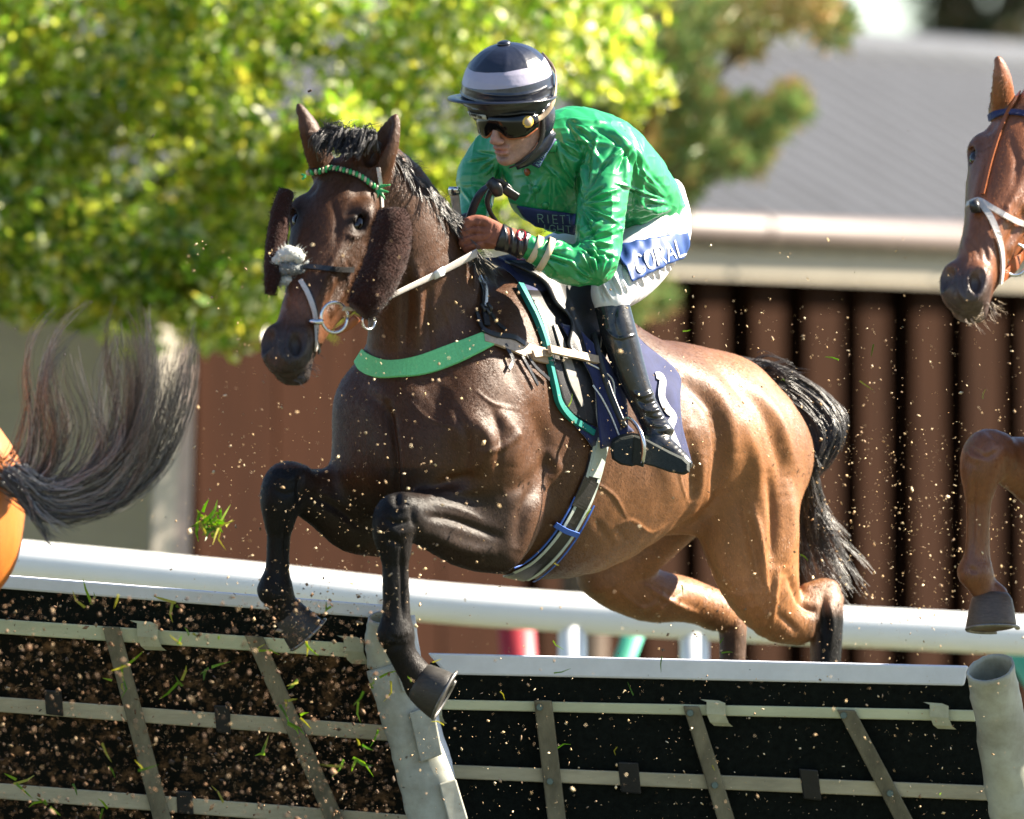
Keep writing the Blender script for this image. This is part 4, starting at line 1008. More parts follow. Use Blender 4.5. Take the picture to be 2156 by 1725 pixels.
# bridle
br = thing('bridle', 'bridle with green and cream browband and brown sheepskin cheek rolls on the bay\'s head', 'bridle', (700, 780, -640))
bp_ = [(634, 372), (645, 363), (675, 358), (710, 359), (745, 368), (772, 381), (792, 396)]
bb = lst('browband', 'leather', br, bp_, 13, lift=2, th=4)
B2 = crom(np.array(bp_, float), 20); L_ = np.r_[0, np.cumsum(np.linalg.norm(np.diff(B2, axis=0), axis=1))]; tot = L_[-1]
lm('bead_green', (.02, .3, .08), rough=.45); lm('bead_cream', (.5, .42, .28), rough=.5)
for nm, mm, o_ in (('green_beads', 'bead_green', 0), ('cream_beads', 'bead_cream', 1)):
    mb = MB()
    for k in range(13):
        s_ = (k*2 + o_ + .6) / 26 * tot; uu = np.interp(s_, L_, B2[:, 0]); vv = np.interp(s_, L_, B2[:, 1]); p, n = hit(HB, uu, vv)
        if p is None: continue
        p = p + n*6; t = nrm(np.cross(n, UP)); b_ = np.cross(n, t); V = []
        for j in range(7):
            for i in range(10):
                a = math.pi*j/6; q = 2*math.pi*i/10; r_ = 5.6 if o_ == 0 else 5.0
                V.append(p + n*math.cos(a)*5 + (t*math.cos(q)*r_*.72 + b_*math.sin(q)*r_*1.35)*math.sin(a))
        mb.add(V, [(j*10+i, j*10+(i+1) % 10, (j+1)*10+(i+1) % 10, (j+1)*10+i) for j in range(6) for i in range(10)])
    mb.build(nm, M[mm], bb, True)
rib = MB(); p, n = hit(HB, 792, 398)
for d in ([(0, 0), (12, -6), (30, -9)], [(0, 0), (14, 4), (26, 6)], [(0, 0), (4, 10), (2, 20)], [(0, 2), (12, 12), (18, 22)]):
    rib.tube([Q(792+a, 398+b, p[1]-8-i*4) for i, (a, b) in enumerate(d)], [3.4, 3.2, 1.2], 8, flat=.4)
rib.build('ribbon', M['bead_green'], br, True)
rib = MB(); 
for d in ([(0, 0), (-10, -4)], [(0, 0), (-8, 8)]): rib.tube([Q(644+a, 370+b, yh(646, 366)-3) for a, b in d], 2.5, 8, flat=.4)
rib.build('ribbon', M['bead_green'], br, True)
lst('cheekpiece', 'rein', br, [(797, 352), (800, 390), (802, 436)], 8, lift=2, th=3)
# sheepskin rolls
e0, _ = hit(HB, 770, 500); ye = (e0[1] if e0 is not None else -600)
hc_ = (.75, .7, .7)
furry_tube('sheepskin_roll', [Q(824, 446, -655), Q(826, 478, -665), Q(818, 530, -680), Q(798, 585, -700), Q(772, 630, -715), Q(752, 652, -722)], [30, 40, 43, 42, 38, 26], M['fleece'], br, 3.5, 4, hair=5200, hl_=6, hr=.55)
furry_tube('sheepskin_roll', [Q(603, 402, -560), Q(590, 450, -575), Q(581, 520, -600), Q(574, 580, -640), Q(569, 618, -655)], [16, 20, 22, 18, 10], M['fleece'], br, 3, 7, hair=2200, hl_=5, hr=.55)
# noseband with grey fleece
lst('noseband', 'leather', br, [(640, 562), (690, 566), (742, 568)], 11, lift=2, th=4)
lst('nose_strap', 'rein', br, [(634, 592), (648, 620), (658, 652), (662, 690), (661, 735)], 10, lift=3, th=4)
lst('nose_strap', 'leather', br, [(642, 600), (656, 628), (664, 660), (666, 692)], 8, lift=2, th=3)
yn = yh(615, 565) - 10
for pth, rr in (([(582, 560), (590, 543), (612, 536), (636, 548)], [12, 15, 17, 14]), ([(585, 592), (605, 588), (630, 594), (642, 602)], [10, 10, 11, 9]), ([(640, 552), (650, 566), (648, 585)], [10, 12, 9])):
    furry_tube('fleece_pad', [Q(u, v, yn + abs(u-612)*.25) for u, v in pth], rr, M['fleece_grey'], br, 6, int(pth[0][0]), n=18, hair=420, hl_=8, hcol=(1, 1, .95))
furry_tube('fleece_centre', [Q(592, 568, yn+2), Q(615, 565, yn-4), Q(640, 572, yn+4)], [13, 15, 12], lm('fleece_dark', (.13, .14, .14), rough=.9, bump=1, bscale=140), br, 6, 77, n=18, hair=300, hl_=9)
def ring(name, c, r1, r2, tr, ax1, ax2, m, parent, a0=0, a1=2*math.pi):
    mb = MB(); n = 32; full = a1 - a0 > 6.2; P = [c + ax1*math.cos(a0+(a1-a0)*i/n)*r1 + ax2*math.sin(a0+(a1-a0)*i/n)*r2 for i in range(n + 1)]
    mb.tube(P, tr, 8, sub=1, side=np.cross(ax1, ax2)); return mb.build(name, M[m], parent, True)
yb = yh(655, 672, -700) - 14
X_ = nrm([1, .35, 0]); Z_ = np.array([0, 0, 1.])
ring('bit_ring', Q(704, 668, yb+10), 28, 31, 3.2, X_, Z_, 'steel', br)
mb = MB(); mb.tube([Q(652, 676, yb+6), Q(668, 678, yb), Q(680, 676, yb+2)], [5, 6, 6], 10); mb.build('bit', M['steel'], br, True)
ring('bit_ring', Q(776, 676, yb+60), 18, 17, 2.4, nrm([1, 1, 0]), Z_, 'steel', br)
mb = MB(); mb.tube([Q(706, 700, yb+20), Q(735, 684, yb+24), Q(752, 668, yb+20)], [6, 9, 9], 10, flat=.35); mb.build('chin_strap', M['leather_brown'], br, True)
lst('throat_strap', 'leather', br, [(664, 690), (662, 715), (668, 740)], 8, lift=4, th=3)
# reins
rn = thing('reins', 'pale rubber-gripped reins from the bit ring up to the rider\'s brown glove', 'reins', (900, 640, -560))
def strap3(name, P, w_, th, m, parent, side):
    mb = MB(); P = np.array(P, float)
    mb.tube(P, w_, 12, side=side, flat=th, sub=5); return mb.build(name, m, parent, True)
strap3('rein', [Q(722, 650, yb), Q(770, 648, -640), Q(806, 632, -560), Q(850, 610, -520), Q(925, 574, -455), Q(1004, 532, -398)], [5, 5, 6, 7, 8.5, 10], .22, M['rein'], rn, np.array([.45, 0, .9]))
strap3('stop', [Q(915, 580, -466), Q(934, 570, -450)], [10, 10.5], .4, M['white_cloth'], rn, np.array([.45, 0, .9]))
ring('martingale_ring', Q(806, 633, -566), 10, 11, 2.2, X_, Z_, 'steel', rn)
ring('martingale_ring', Q(818, 622, -556), 7, 9, 2, X_, Z_, 'steel', rn)
lp = thing('rein_loop', 'black rein ends looped and buckled above the rider\'s brown glove', 'rein loop', (1010, 480, -300))
strap3('loop', [Q(986, 470, -300), Q(1000, 428, -310), Q(1016, 402, -316), Q(1036, 386, -318), Q(1056, 388, -316), Q(1074, 404, -310)], [9, 9, 9, 10, 11, 10], .3, M['leather'], lp, np.array([.8, -.3, .5]))
strap3('loop', [Q(1054, 478, -290), Q(1034, 450, -300), Q(1026, 422, -306), Q(1036, 396, -312)], [5, 5, 6, 7], .4, M['leather'], lp, np.array([.8, -.3, .3]))
strap3('knot', [Q(1030, 380, -326), Q(1044, 396, -330), Q(1050, 412, -322)], [12, 14, 9], .5, M['leather'], lp, np.array([.8, -.3, .5]))
strap3('strap_end', [Q(1060, 396, -318), Q(1076, 408, -312), Q(1090, 416, -306)], [9, 10, 9], .35, M['leather'], lp, np.array([.5, -.3, .8]))
wh = thing('whip', 'whip with a metal-capped grip held upright behind the bay\'s mane', 'whip', (960, 420, -300))
mb = MB(); mb.tube([Q(957, 408, -230), Q(961, 440, -225), Q(975, 520, -215)], [10, 9, 8], 14); mb.build('grip', M['leather_tan'], wh, True)
mb = MB(); mb.tube([Q(956, 393, -232), Q(956, 397, -232), Q(957, 409, -230)], [11, 13, 12], 16, sub=1); mb.build('cap', M['steel'], wh, True)

# ---------------------------------------------------------------- mane, forelock, tail, whiskers
def hair_obj(nm, par, guides, n, **k):
    V, F, c = hairs(guides, n, **k); return raw(nm, V, F, M['hair'], par, True, cols=c)
HC = [(.010, .009, .009), (.016, .013, .012), (.012, .010, .009), (.024, .020, .018)]
MC = [(.018, .015, .014), (.03, .026, .024), (.045, .038, .034), (.07, .062, .056)]  # mane tints, greyed to paint in the sun's sheen
crest = [(772, 300, -478), (822, 345, -455), (868, 385, -425), (915, 435, -385), (952, 492, -345), (985, 545, -310)]
g_ = []
for i, (u, v, y) in enumerate(crest):
    g_.append([Q(u-14, v+10, y-35), Q(u+8, v-6, y-25), Q(u+28, v+14, y-22), Q(u+40+i*3, v+52, y-25)])
hair_obj('mane', horse, g_, 1500, r=1.3, jit=10, seed=2, wave=4, cols=MC, rootjit=6, seg=8)
hair_obj('mane', horse, [[Q(u, v+6, y-20), Q(u+14, v-16, y-15), Q(u+34, v-20-6*(i % 2), y-10)] for i, (u, v, y) in enumerate(crest)], 70, r=.8, jit=12, seed=5, wave=5, cols=MC, rootjit=6)
fl = [[Q(668+i*24, 322-i*3, -545), Q(664+i*24, 290-i*3, -556), Q(672+i*22, 282+i, -572), Q(662+i*20, 322+i*2, -592)] for i in range(6)]
hair_obj('forelock', horse, fl, 520, r=1.2, jit=7, seed=13, wave=5, cols=HC, rootjit=8, seg=8, tipvar=.5)
hair_obj('forelock', horse, [[Q(742, 300, -525), Q(712, 276, -545), Q(676, 282, -560), Q(656, 318, -575)], [Q(742, 310, -525), Q(712, 296, -550), Q(690, 316, -575), Q(676, 338, -590)], [Q(760, 310, -525), Q(770, 290, -545), Q(752, 318, -565), Q(722, 338, -590)]], 420, r=1.2, jit=7, seed=3, wave=5, cols=HC, rootjit=9, tipvar=.5)
hair_obj('forelock', horse, [[Q(740, 300, -525), Q(770, 262, -530), Q(815, 252, -520)], [Q(700, 300, -530), Q(690, 262, -530), Q(670, 255, -530)], [Q(720, 300, -530), Q(730, 268, -530), Q(760, 262, -530)]], 60, r=.9, jit=9, seed=4, wave=4, cols=HC, rootjit=14)
tl = [[Q(1560, 772, 440), Q(1640, 782, 470), Q(1715, 822, 480), Q(1762, 880, 470), Q(1748, 945, 460), Q(1700, 1010, 450)],
      [Q(1575, 790, 430), Q(1650, 812, 455), Q(1710, 850, 460), Q(1745, 910, 450), Q(1722, 970, 445), Q(1690, 1010, 440)],
      [Q(1590, 815, 425), Q(1650, 850, 445), Q(1690, 900, 450), Q(1712, 950, 445), Q(1700, 1000, 440)],
      [Q(1620, 850, 430), Q(1660, 890, 445), Q(1690, 940, 450), Q(1700, 990, 440)]]
tail = hair_obj('tail', horse, tl, 1700, r=1.5, jit=9, seed=6, wave=6, cols=HC + [MC[0], MC[2]], rootjit=8, seg=12, tipvar=.2)
tl2 = [[Q(1705, 985, 450), Q(1690, 1080, 470), Q(1700, 1160, 480), Q(1730, 1230, 480)], [Q(1690, 980, 450), Q(1710, 1080, 470), Q(1745, 1170, 480), Q(1800, 1250, 480)], [Q(1700, 960, 450), Q(1722, 1060, 470), Q(1760, 1140, 480), Q(1815, 1225, 480)]]
hair_obj('tail_end', tail, tl2, 650, r=1.0, jit=16, seed=8, wave=9, cols=MC + HC, rootjit=8, seg=12, tipvar=.55)
hair_obj('tail_end', tail, [[Q(1560+i*12, 775+i*6, 435), Q(1600+i*18, 752+i*10, 440), Q(1660+i*22, 790+i*12, 445)] for i in range(5)], 120, r=.9, jit=12, seed=9, wave=6, cols=HC, rootjit=6, tipvar=.5)
mb = MB()
for i in range(22):
    t = RNG.random(); b = Q(618 + 54*t, 800 - 62*t**1.3, -770 + 30*t); d_ = np.array([RNG.uniform(2, 26), -6, -RNG.uniform(2, 20)])
    mb.tube([b, b + d_*.5 + [2, 0, 1], b + d_], [.55, .4, .25], 4, sub=1)
mb.build('whiskers', M['leather'], horse)
# ================================================================ rider
rider = thing('person', 'rider in green silks, white breeches and black striped helmet, crouched over the jumping bay horse', 'person', (1300, 1000, 0))
LJ = nrm([.78, -.62, 0])
ho = Q(1092, 245, -300); Fw = nrm([-.54, -.80, -.28]); Uh = np.array([-.10, -.27, .95]); Uh = nrm(Uh - Fw*(Uh@Fw)); Lh = np.cross(Fw, Uh)
if Lh[0] < 0: Lh = -Lh
def hd(x, y, z): return ho + Lh*x + Fw*y + Uh*z
AX = (Lh, Fw, Uh)
ARM_L = [(1285, 325, -222), (1268, 430, -272), (1258, 552, -330)]
FORE_L = [(1258, 558, -332), (1200, 552, -350), (1150, 537, -365), (1100, 515, -372), (1062, 502, -376)]
def body_field(h=2.4):
    f = Field(Q(930, 1010, -520), Q(1480, 80, 260), h)
    def hc(rows, **k): f.chain([list(hd(*r[:3])) + list(r[3:]) for r in rows], Lh, **k)
    f.ell(hd(0, 2, 32), (62, 78, 70), AX, k=10)
    hc([(0, 30, 8, 50, 46), (0, 38, -30, 42, 40), (0, 50, -62, 24, 22)], k=22, n=4)
    for s_ in (1, -1):
        hc([(48*s_, -8, -8, 12, 22), (44*s_, 0, -36, 12, 16), (30*s_, 30, -60, 11, 12), (12*s_, 56, -74, 10, 10)], k=18)
        f.ell(hd(34*s_, 60, -8), (20, 16, 13), AX, k=16)
        f.ell(hd(10*s_, 89, -30), (6.5, 8, 6), AX, k=5)
        f.ell(hd(7*s_, 93, -37), (2.6, 3.5, 3.0), AX, k=2.5, sub=True)
        f.ell(hd(25*s_, 72, 12), (13, 7, 8), AX, k=8, sub=True)
        f.ell(hd(58*s_, -10, 5), (6, 14, 20), AX, k=6)
    hc([(0, 74, 14, 7, 8), (0, 84, -4, 8, 9), (0, 96, -22, 9, 8), (0, 98, -28, 9, 7)], k=9, n=3, cap=1)
    f.ell(hd(0, 76, -46), (20, 10, 7), AX, k=6); f.ell(hd(0, 76, -57), (17, 10, 6.5), AX, k=6)
    f.ell(hd(0, 66, -75), (15, 13, 12), AX, k=12)
    f.ell(hd(0, 88, -51.5), (19, 9, 1.7), AX, k=2.5, sub=True)
    f.ell(hd(0, 78, -66), (14, 6, 3.4), AX, k=5, sub=True)
    # neck, trunk, limbs inside the clothes
    f.chain([list(hd(0, -18, -20)) + [42, 42], list(Q(1135, 290, -215)) + [42, 42], list(Q(1170, 310, -160)) + [60, 50]], LJ, k=20)
    def ch(rows, **k): f.chain([list(Q(*r[:3])) + list(r[3:]) for r in rows], LJ, **k)
    ch([(1170, 310, -160, 90, 50), (1265, 360, -70, 85, 68), (1335, 415, 20, 72, 58), (1375, 470, 80, 60, 50)], k=30)
    ch([(1180, 320, -150, 40, 40), (1283, 328, -215, 34, 34), (1268, 430, -272, 30, 30), (1258, 548, -328, 28, 28)], k=20)
    ch([(1258, 555, -332, 28, 28), (1150, 537, -362, 20, 20), (1075, 506, -374, 16, 20)], k=16)
    ch([(1150, 320, -150, 40, 40), (1042, 330, -85, 28, 28), (1005, 395, -120, 20, 20), (990, 470, -205, 16, 16)], k=20)
    ch([(1375, 480, 70, 52, 50), (1345, 545, -40, 48, 48), (1298, 598, -140, 38, 38), (1290, 640, -180, 28, 28), (1310, 720, -188, 27, 27), (1352, 840, -195, 19, 20), (1390, 916, -212, 17, 18), (1412, 955, -226, 12, 12)], k=10)
    return f
f = body_field(); BV, BF = f.mesh(1); del f
loc = (BV - ho) @ np.array(AX).T
cols = np.tile(np.array((.36, .2, .15)), (len(BV), 1))
lipw = np.exp(-((loc[:, 0])/17)**4) * np.exp(-((loc[:, 2]+51)/8)**4) * (loc[:, 1] > 66); cols = cols*(1-lipw[:, None]*.7) + np.array((.33, .11, .09))*lipw[:, None]*.7
st = np.clip((-38-loc[:, 2])/20, 0, 1) * (loc[:, 1] > 0) * (1 - lipw); cols = cols*(1-st[:, None]*.22) + np.array((.16, .12, .1))*st[:, None]*.22
nose = np.exp(-(loc[:, 0]/16)**2)*np.exp(-((loc[:, 2]+24)/16)**2)*(loc[:, 1] > 70); cols = cols*(1-nose[:, None]*.3) + np.array((.42, .17, .13))*nose[:, None]*.3
raw('body', BV, BF, M['skin'], rider, cols=cols)

# breeches
f = Field(Q(1020, 700, -260), Q(1500, 380, 300), 3.0)
def chf(f, rows, side=LJ, **k): f.chain([list(Q(*r[:3])) + list(r[3:]) for r in rows], side, **k)
chf(f, [(1372, 430, 110, 80, 58), (1384, 470, 80, 76, 62), (1380, 505, 50, 70, 62)], k=10)
chf(f, [(1383, 490, 45, 66, 66), (1350, 545, -40, 62, 66), (1318, 585, -110, 54, 58), (1290, 610, -165, 46, 46), (1288, 636, -180, 38, 38)], k=20)
chf(f, [(1330, 470, 140, 66, 62), (1230, 520, 90, 58, 56), (1130, 560, -10, 50, 48), (1080, 590, -50, 42, 42)], k=20)
CV, CF = f.mesh(2); del f; CB = bvh(CV, CF)
stk = []
g = np.random.default_rng(4)
for i in range(16):                      # sharp creases fanning along the underside of the thigh
    x = 1270 + i*11.5; y = 632 - (i*11.5)*.42 + 6*math.sin(i*2.1); stk.append(([(x, y), (x-14+g.uniform(-6, 6), y-26), (x-26+g.uniform(-8, 8), y-56-g.uniform(0, 18))], 3.6, g.uniform(-6.5, -3.5)))
    stk.append(([(x+6, y-2), (x-8, y-28), (x-22, y-52)], 4.2, 4))
for i in range(9): stk.append(([(1290+i*14, 560-i*7), (1310+i*13, 548-i*8), (1326+i*12, 520-i*8)], 4, g.choice([-3, 3])))
stk += [([(1400, 400), (1432, 440), (1444, 500)], 6, -4), ([(1380, 470), (1410, 450), (1430, 440)], 5, 4), ([(1300, 480), (1350, 462), (1400, 450)], 5, 4)]
CV = carve(CV, CF, [(a, b*.9, c*1.7) for a, b, c in stk])
raw('breeches', CV, CF, M['breeches'], rider)
bre = by('breeches')

# silks
f = Field(Q(930, 640, -460), Q(1480, 170, 240), 2.4)
chf(f, [(1380, 452, 95, 74, 62), (1335, 408, 20, 96, 82), (1268, 352, -75, 112, 104), (1200, 308, -150, 112, 84), (1155, 300, -190, 62, 46)], k=12, n=4)
chf(f, [(1040, 325, -85, 50, 48), (1130, 318, -160, 60, 62), (1220, 318, -200, 62, 60), (1284, 322, -220, 50, 50)], side=UP, k=30)
f.ell(Q(1150, 385, -165), (80, 62, 82), (nrm([.9, -.3, -.2]), nrm([.3, .95, 0]), UP), k=30)
f.ell(Q(1205, 440, -120), (62, 58, 52), (nrm([.9, -.3, -.4]), nrm([.3, .95, 0]), UP), k=30)
chf(f, [(1286, 322, -220, 50, 52), (1272, 400, -262, 51, 53), (1264, 470, -295, 50, 53), (1258, 530, -322, 45, 48), (1256, 556, -332, 40, 44)], k=14, n=4)
chf(f, [(1256, 556, -332, 42, 44), (1205, 556, -350, 44, 46), (1158, 541, -363, 35, 36), (1130, 527, -368, 27, 28), (1108, 517, -371, 23, 24)], side=UP, k=18, n=4)
chf(f, [(1042, 325, -85, 52, 52), (1008, 372, -108, 46, 46), (1004, 420, -130, 36, 36), (992, 470, -195, 27, 27)], k=14, n=4)
KV, KF = f.mesh(1); del f
stk = []
def fan(cx, cy, a0, a1, r0, r1, n, w_, h_, seed, bend=.15, alt=True):
    g = np.random.default_rng(seed)
    for i in range(n):
        a = math.radians(a0 + (a1-a0)*(i + g.uniform(-.3, .3))/max(n-1, 1)); r = r1*(.55+.6*g.random()); b = a + g.uniform(-bend, bend); q0 = r0*(.7+.6*g.random())
        m_ = (q0+r)/2
        s_ = (-1 if (i % 2 and alt) else 1)
        stk.append(([(cx+math.cos(a)*q0, cy+math.sin(a)*q0), (cx+math.cos((a+b)/2)*m_, cy+math.sin((a+b)/2)*m_), (cx+math.cos(b)*r, cy+math.sin(b)*r)], w_*1.05*(.7+.6*g.random()), s_*h_*1.1*(.6+.7*g.random())))
fan(1218, 430, -75, 75, 10, 95, 13, 4.2, 5.5, 1)        # armpit / inner sleeve
fan(1216, 512, -60, 50, 8, 80, 13, 4.0, 5.5, 2)         # inside of the elbow
fan(1262, 600, -165, -20, 22, 90, 15, 4.0, 5, 3)       # elbow
fan(1130, 530, -50, 60, 12, 85, 11, 3.4, 4.5, 4)        # cuff upwards
fan(1230, 420, -140, -60, 20, 120, 10, 4.6, 5.5, 5)     # armpit to shoulder
fan(1330, 300, 60, 150, 10, 90, 9, 5, 5, 6)            # shoulder seam
fan(1420, 430, 150, 235, 15, 120, 14, 4.2, 4.5, 7)      # waistband gathers
fan(1165, 290, 10, 70, 20, 110, 9, 4.6, 5, 8)          # collar outwards
fan(1160, 350, 60, 130, 20, 90, 7, 5, 3.5, 9)
fan(1055, 330, 70, 190, 10, 75, 12, 3.8, 4, 10)         # far sleeve
fan(1000, 440, -120, -20, 5, 60, 7, 3.6, 3.5, 11)
fan(1190, 250, 10, 60, 5, 120, 6, 5, 4.5, 12)
stk += [([(1236, 300), (1218, 370), (1222, 440)], 5, -9), ([(1225, 440), (1212, 500), (1206, 520)], 5, -8), ([(1250, 270), (1300, 300), (1338, 370), (1330, 470)], 4, -5), ([(1262, 262), (1310, 292), (1350, 360), (1345, 460)], 6, 5),
        ([(1100, 350), (1120, 400), (1130, 450)], 3, -3), ([(1340, 420), (1370, 440), (1410, 440)], 5, 5), ([(1320, 470), (1360, 472), (1400, 450)], 5, -5)]
KV = carve(KV, KF, [(a, b, c*1.3) for a, b, c in stk])
N = vnormals(KV, KF)
rid = lambda P, sc, sd: (1 - np.abs(vnoise(P, sc, sd)))**4
KV = KV + N*(rid(KV*np.array([1.3, 1, .6]), 42, 3)*2.4 + rid(KV*np.array([.7, 1, 1.5]), 30, 7)*1.4 - 1.4)[:, None]
silks = raw('silks', KV, KF, M['silk'], rider); KB = bvh(KV, KF)
# collar, buttons, cuffs
mb = MB()
cpts = []
for i in range(19):
    a = math.radians(-70 + 260*i/18); c = Q(1150, 305, -215); cpts.append(c + Lh*46*math.cos(a) - Fw*44*math.sin(a)*-1 + Uh*(8*math.sin(a)))
mb.tube(cpts, 12, 12, side=Uh, flat=.35, sub=1)
mb.build('collar', M['silk'], rider, True)
for (u, v) in ((1110, 362), (1148, 432), (1128, 398)):
    p, n = hit(KB, u, v)
    if p is None: continue
    t = nrm(np.cross(n, UP)); b_ = np.cross(n, t); mb = MB()
    mb.tube([p - n*2, p + n*3.5], [8.5, 7.5], 14, sub=1); mb.build('button', M['leather_brown'] if v < 380 else M['silk'], silks, True)
def ringband(name, c, ax, r1, r2, w_, m, par, sd=UP):
    ax = nrm(ax); s_ = nrm(sd - ax*(sd@ax)); b_ = np.cross(ax, s_); V = []; n = 30
    for k, (o, rr) in enumerate(((-w_, .98), (-w_*.9, 1.03), (w_*.9, 1.03), (w_, .98))):
        for i in range(n):
            a = 2*math.pi*i/n; V.append(c + ax*o + (s_*math.cos(a)*r1 + b_*math.sin(a)*r2)*rr*(1+.03*math.sin(a*5+k)))
    mb = MB(); mb.add(V, [(j*n+i, j*n+(i+1) % n, (j+1)*n+(i+1) % n, (j+1)*n+i) for j in range(3) for i in range(n)]); return mb.build(name, M[m], par, True)
axc = Q(1158, 541, -363) - Q(1108, 517, -371)
ringband('cuff_band', Q(1126, 525, -368), axc, 29.5, 30, 7, 'cream_silk', silks); ringband('cuff_band', Q(1147, 536, -366), axc, 37, 38, 7, 'cream_silk', silks)

# lettering as raised strokes
FONT = {'C': [[(3.6, 1), (2.8, .1), (1.2, .1), (.3, 1.5), (.3, 4.5), (1.2, 5.9), (2.8, 5.9), (3.6, 5)]], 'O': [[(2, .05), (.8, .6), (.2, 2), (.2, 4), (.8, 5.4), (2, 5.95), (3.2, 5.4), (3.8, 4), (3.8, 2), (3.2, .6), (2, .05)]],
        'R': [[(.3, 6), (.3, 0)], [(.3, .1), (2.4, .1), (3.5, .8), (3.5, 2.2), (2.4, 3), (.3, 3)], [(1.9, 3), (3.8, 6)]], 'A': [[(.1, 6), (2, 0)], [(2, 0), (3.9, 6)], [(.8, 4), (3.2, 4)]], 'L': [[(.4, 0), (.4, 5.9)], [(.4, 5.9), (3.6, 5.9)]],
        'H': [[(.3, 0), (.3, 6)], [(3.7, 0), (3.7, 6)], [(.3, 3), (3.7, 3)]], 'E': [[(.4, 0), (.4, 6)], [(.4, .1), (3.6, .1)], [(.4, 3), (3, 3)], [(.4, 5.9), (3.6, 5.9)]], 'N': [[(.3, 6), (.3, 0)], [(.3, 0), (3.7, 6)], [(3.7, 6), (3.7, 0)]],
        'I': [[(2, 0), (2, 6)]], 'T': [[(2, 0), (2, 6)], [(.2, .1), (3.8, .1)]], 'K': [[(.4, 0), (.4, 6)], [(3.6, 0), (.4, 3.2)], [(1.4, 2.4), (3.7, 6)]], 'G': [[(3.6, 1), (2.8, .1), (1.2, .1), (.3, 1.5), (.3, 4.5), (1.2, 5.9), (2.8, 5.9), (3.6, 5), (3.6, 3.3), (2.2, 3.3)]],
        'M': [[(.2, 6), (.2, 0)], [(.2, 0), (2, 4)], [(2, 4), (3.8, 0)], [(3.8, 0), (3.8, 6)]], 'P': [[(.3, 6), (.3, 0)], [(.3, .1), (2.4, .1), (3.5, .8), (3.5, 2.2), (2.4, 3.1), (.3, 3.1)]]}
def write(txt, org, ex, ey, st_w, m, par, bv, lift=1.5, adv=5.0, curve=0, name='lettering'):
    """org top left in the picture plan, ex / ey = one font unit along the line / down the letter"""
    mb = MB(); ex = np.array(ex, float); ey = np.array(ey, float)
    for i, chh in enumerate(txt):
        o = np.array(org, float) + ex*adv*i + ey*curve*((i - (len(txt)-1)/2)**2)
        if chh == ' ': continue
        for strok in FONT[chh]:
            P = [tuple(o + ex*x + ey*y) for x, y in strok]
            band(bv, P, st_w, th=1.0, lift=lift, sub=3, mb=mb)
    return mb.build(name, M[m], par, False)
# blue thigh patch
V, F = sheet(CB, [(1300, 525), (1306, 553), (1326, 595)], [(1438, 490), (1442, 512), (1436, 536)], 46, 18, 9, 2.5, ripple=lambda u, v: 2.6*np.sin((u*1.0+v*.35)/5.0)*np.clip((v-500)/50, .3, 1)+1.4*np.sin((u*.8-v*.3)/3.3))
tp = raw('thigh_patch', V, F, M['blue_patch'], bre); TB = bvh(V, F)
write('CORAL', (1333, 541), (4.3, -1.75), (1.7, 5.9), 4.6, 'white_print', bre, TB, lift=.6, adv=4.95)
# hem label and collar label
V, F = sheet(KB, [(1090, 432), (1104, 455), (1128, 474)], [(1214, 450), (1212, 475), (1208, 492)], 16, 8, 1.5, 2); raw('hem_label', V, F, M['navy_label'], silks); LB = bvh(V, F)
write('RIETT', (1131, 450), (3.1, .15), (.3, 2.9), 1.8, 'pale_print', silks, LB, lift=.6, adv=5.0)
write('IGHT', (1140, 472), (3.3, .15), (.2, 2.6), 1.8, 'pale_print', silks, LB, lift=.6, adv=5.0)
cb = [Q(1122, 348, -292), Q(1136, 322, -284), Q(1150, 300, -272), Q(1160, 288, -262)]; mb = MB(); mb.tube(cb, [15, 15, 15, 14], 12, side=nrm([.8, -.3, -.45]), flat=.22, sub=5); cl_ = mb.build('collar_label', M['navy_label'], rider, True)
LV = np.array(mb.V); LF = np.array([f for f in mb.F if len(f) == 4]); LBB = bvh(LV, LF)
write('HENRIETTA', (1114, 343), (.85, -1.15), (1.35, .8), .9, 'pale_print', cl_, LBB, lift=.5, adv=5.0)
write('KNIGHT', (1126, 346), (.85, -1.15), (1.35, .8), .9, 'pale_print', cl_, LBB, lift=.5, adv=5.0)
mb = MB(); mb.tube([hd(6, 40, -92), hd(30, 22, -82), hd(50, -6, -62), hd(58, -30, -36)], [13, 15, 16, 14], 12, side=Uh, flat=.6); mb.build('neck_scarf', M['satin_black'], rider, True)

# helmet
hel = bpy.data.objects.new('helmet', None); C.objects.link(hel); hel.location = rider.location; hel.parent = rider; hel.location = (0, 0, 0)
def hraw(name, V, F, m, **k):
    return raw(name, V, F, m, hel, **k)
hcn = Q(1071, 190, -308); RA = (94, 103, 98)
def dome(z0, z1, grow, nth, nph, m, nm, fold=0):
    V = []; 
    for j in range(nth+1):
        z = z0 + (z1-z0)*j/nth; cz = np.clip(z/(RA[2]+grow), -1, 1); s_ = math.sqrt(max(1-cz*cz, 0))
        for i in range(nph):
            a = 2*math.pi*i/nph; w_ = 0
            if fold:
                w_ = fold*((1-abs(math.sin(a*4.5+z*.02+.6*math.sin(a*2))))**2 * min(1, max(.15, (z-20)/80)) + .6*(1-abs(math.sin(z*.16 + 1.4*math.sin(a*1.5+1))))**3*(1 if z < 20 else .3))
            bulge = 10*max(0, -math.sin(a))*max(0, 1-abs(z+5)/40) if fold else 0
            V.append(hcn + Lh*(RA[0]+grow+w_)*s_*math.cos(a) + Fw*(RA[1]+grow+w_+bulge)*s_*math.sin(a) + Uh*z*1.0)
    F = [(j*nph+i, j*nph+(i+1) % nph, (j+1)*nph+(i+1) % nph, (j+1)*nph+i) for j in range(nth) for i in range(nph)]
    return hraw(nm, np.array(V), F, m)
dome(-8, -84, -4, 16, 60, M['shell'], 'shell')
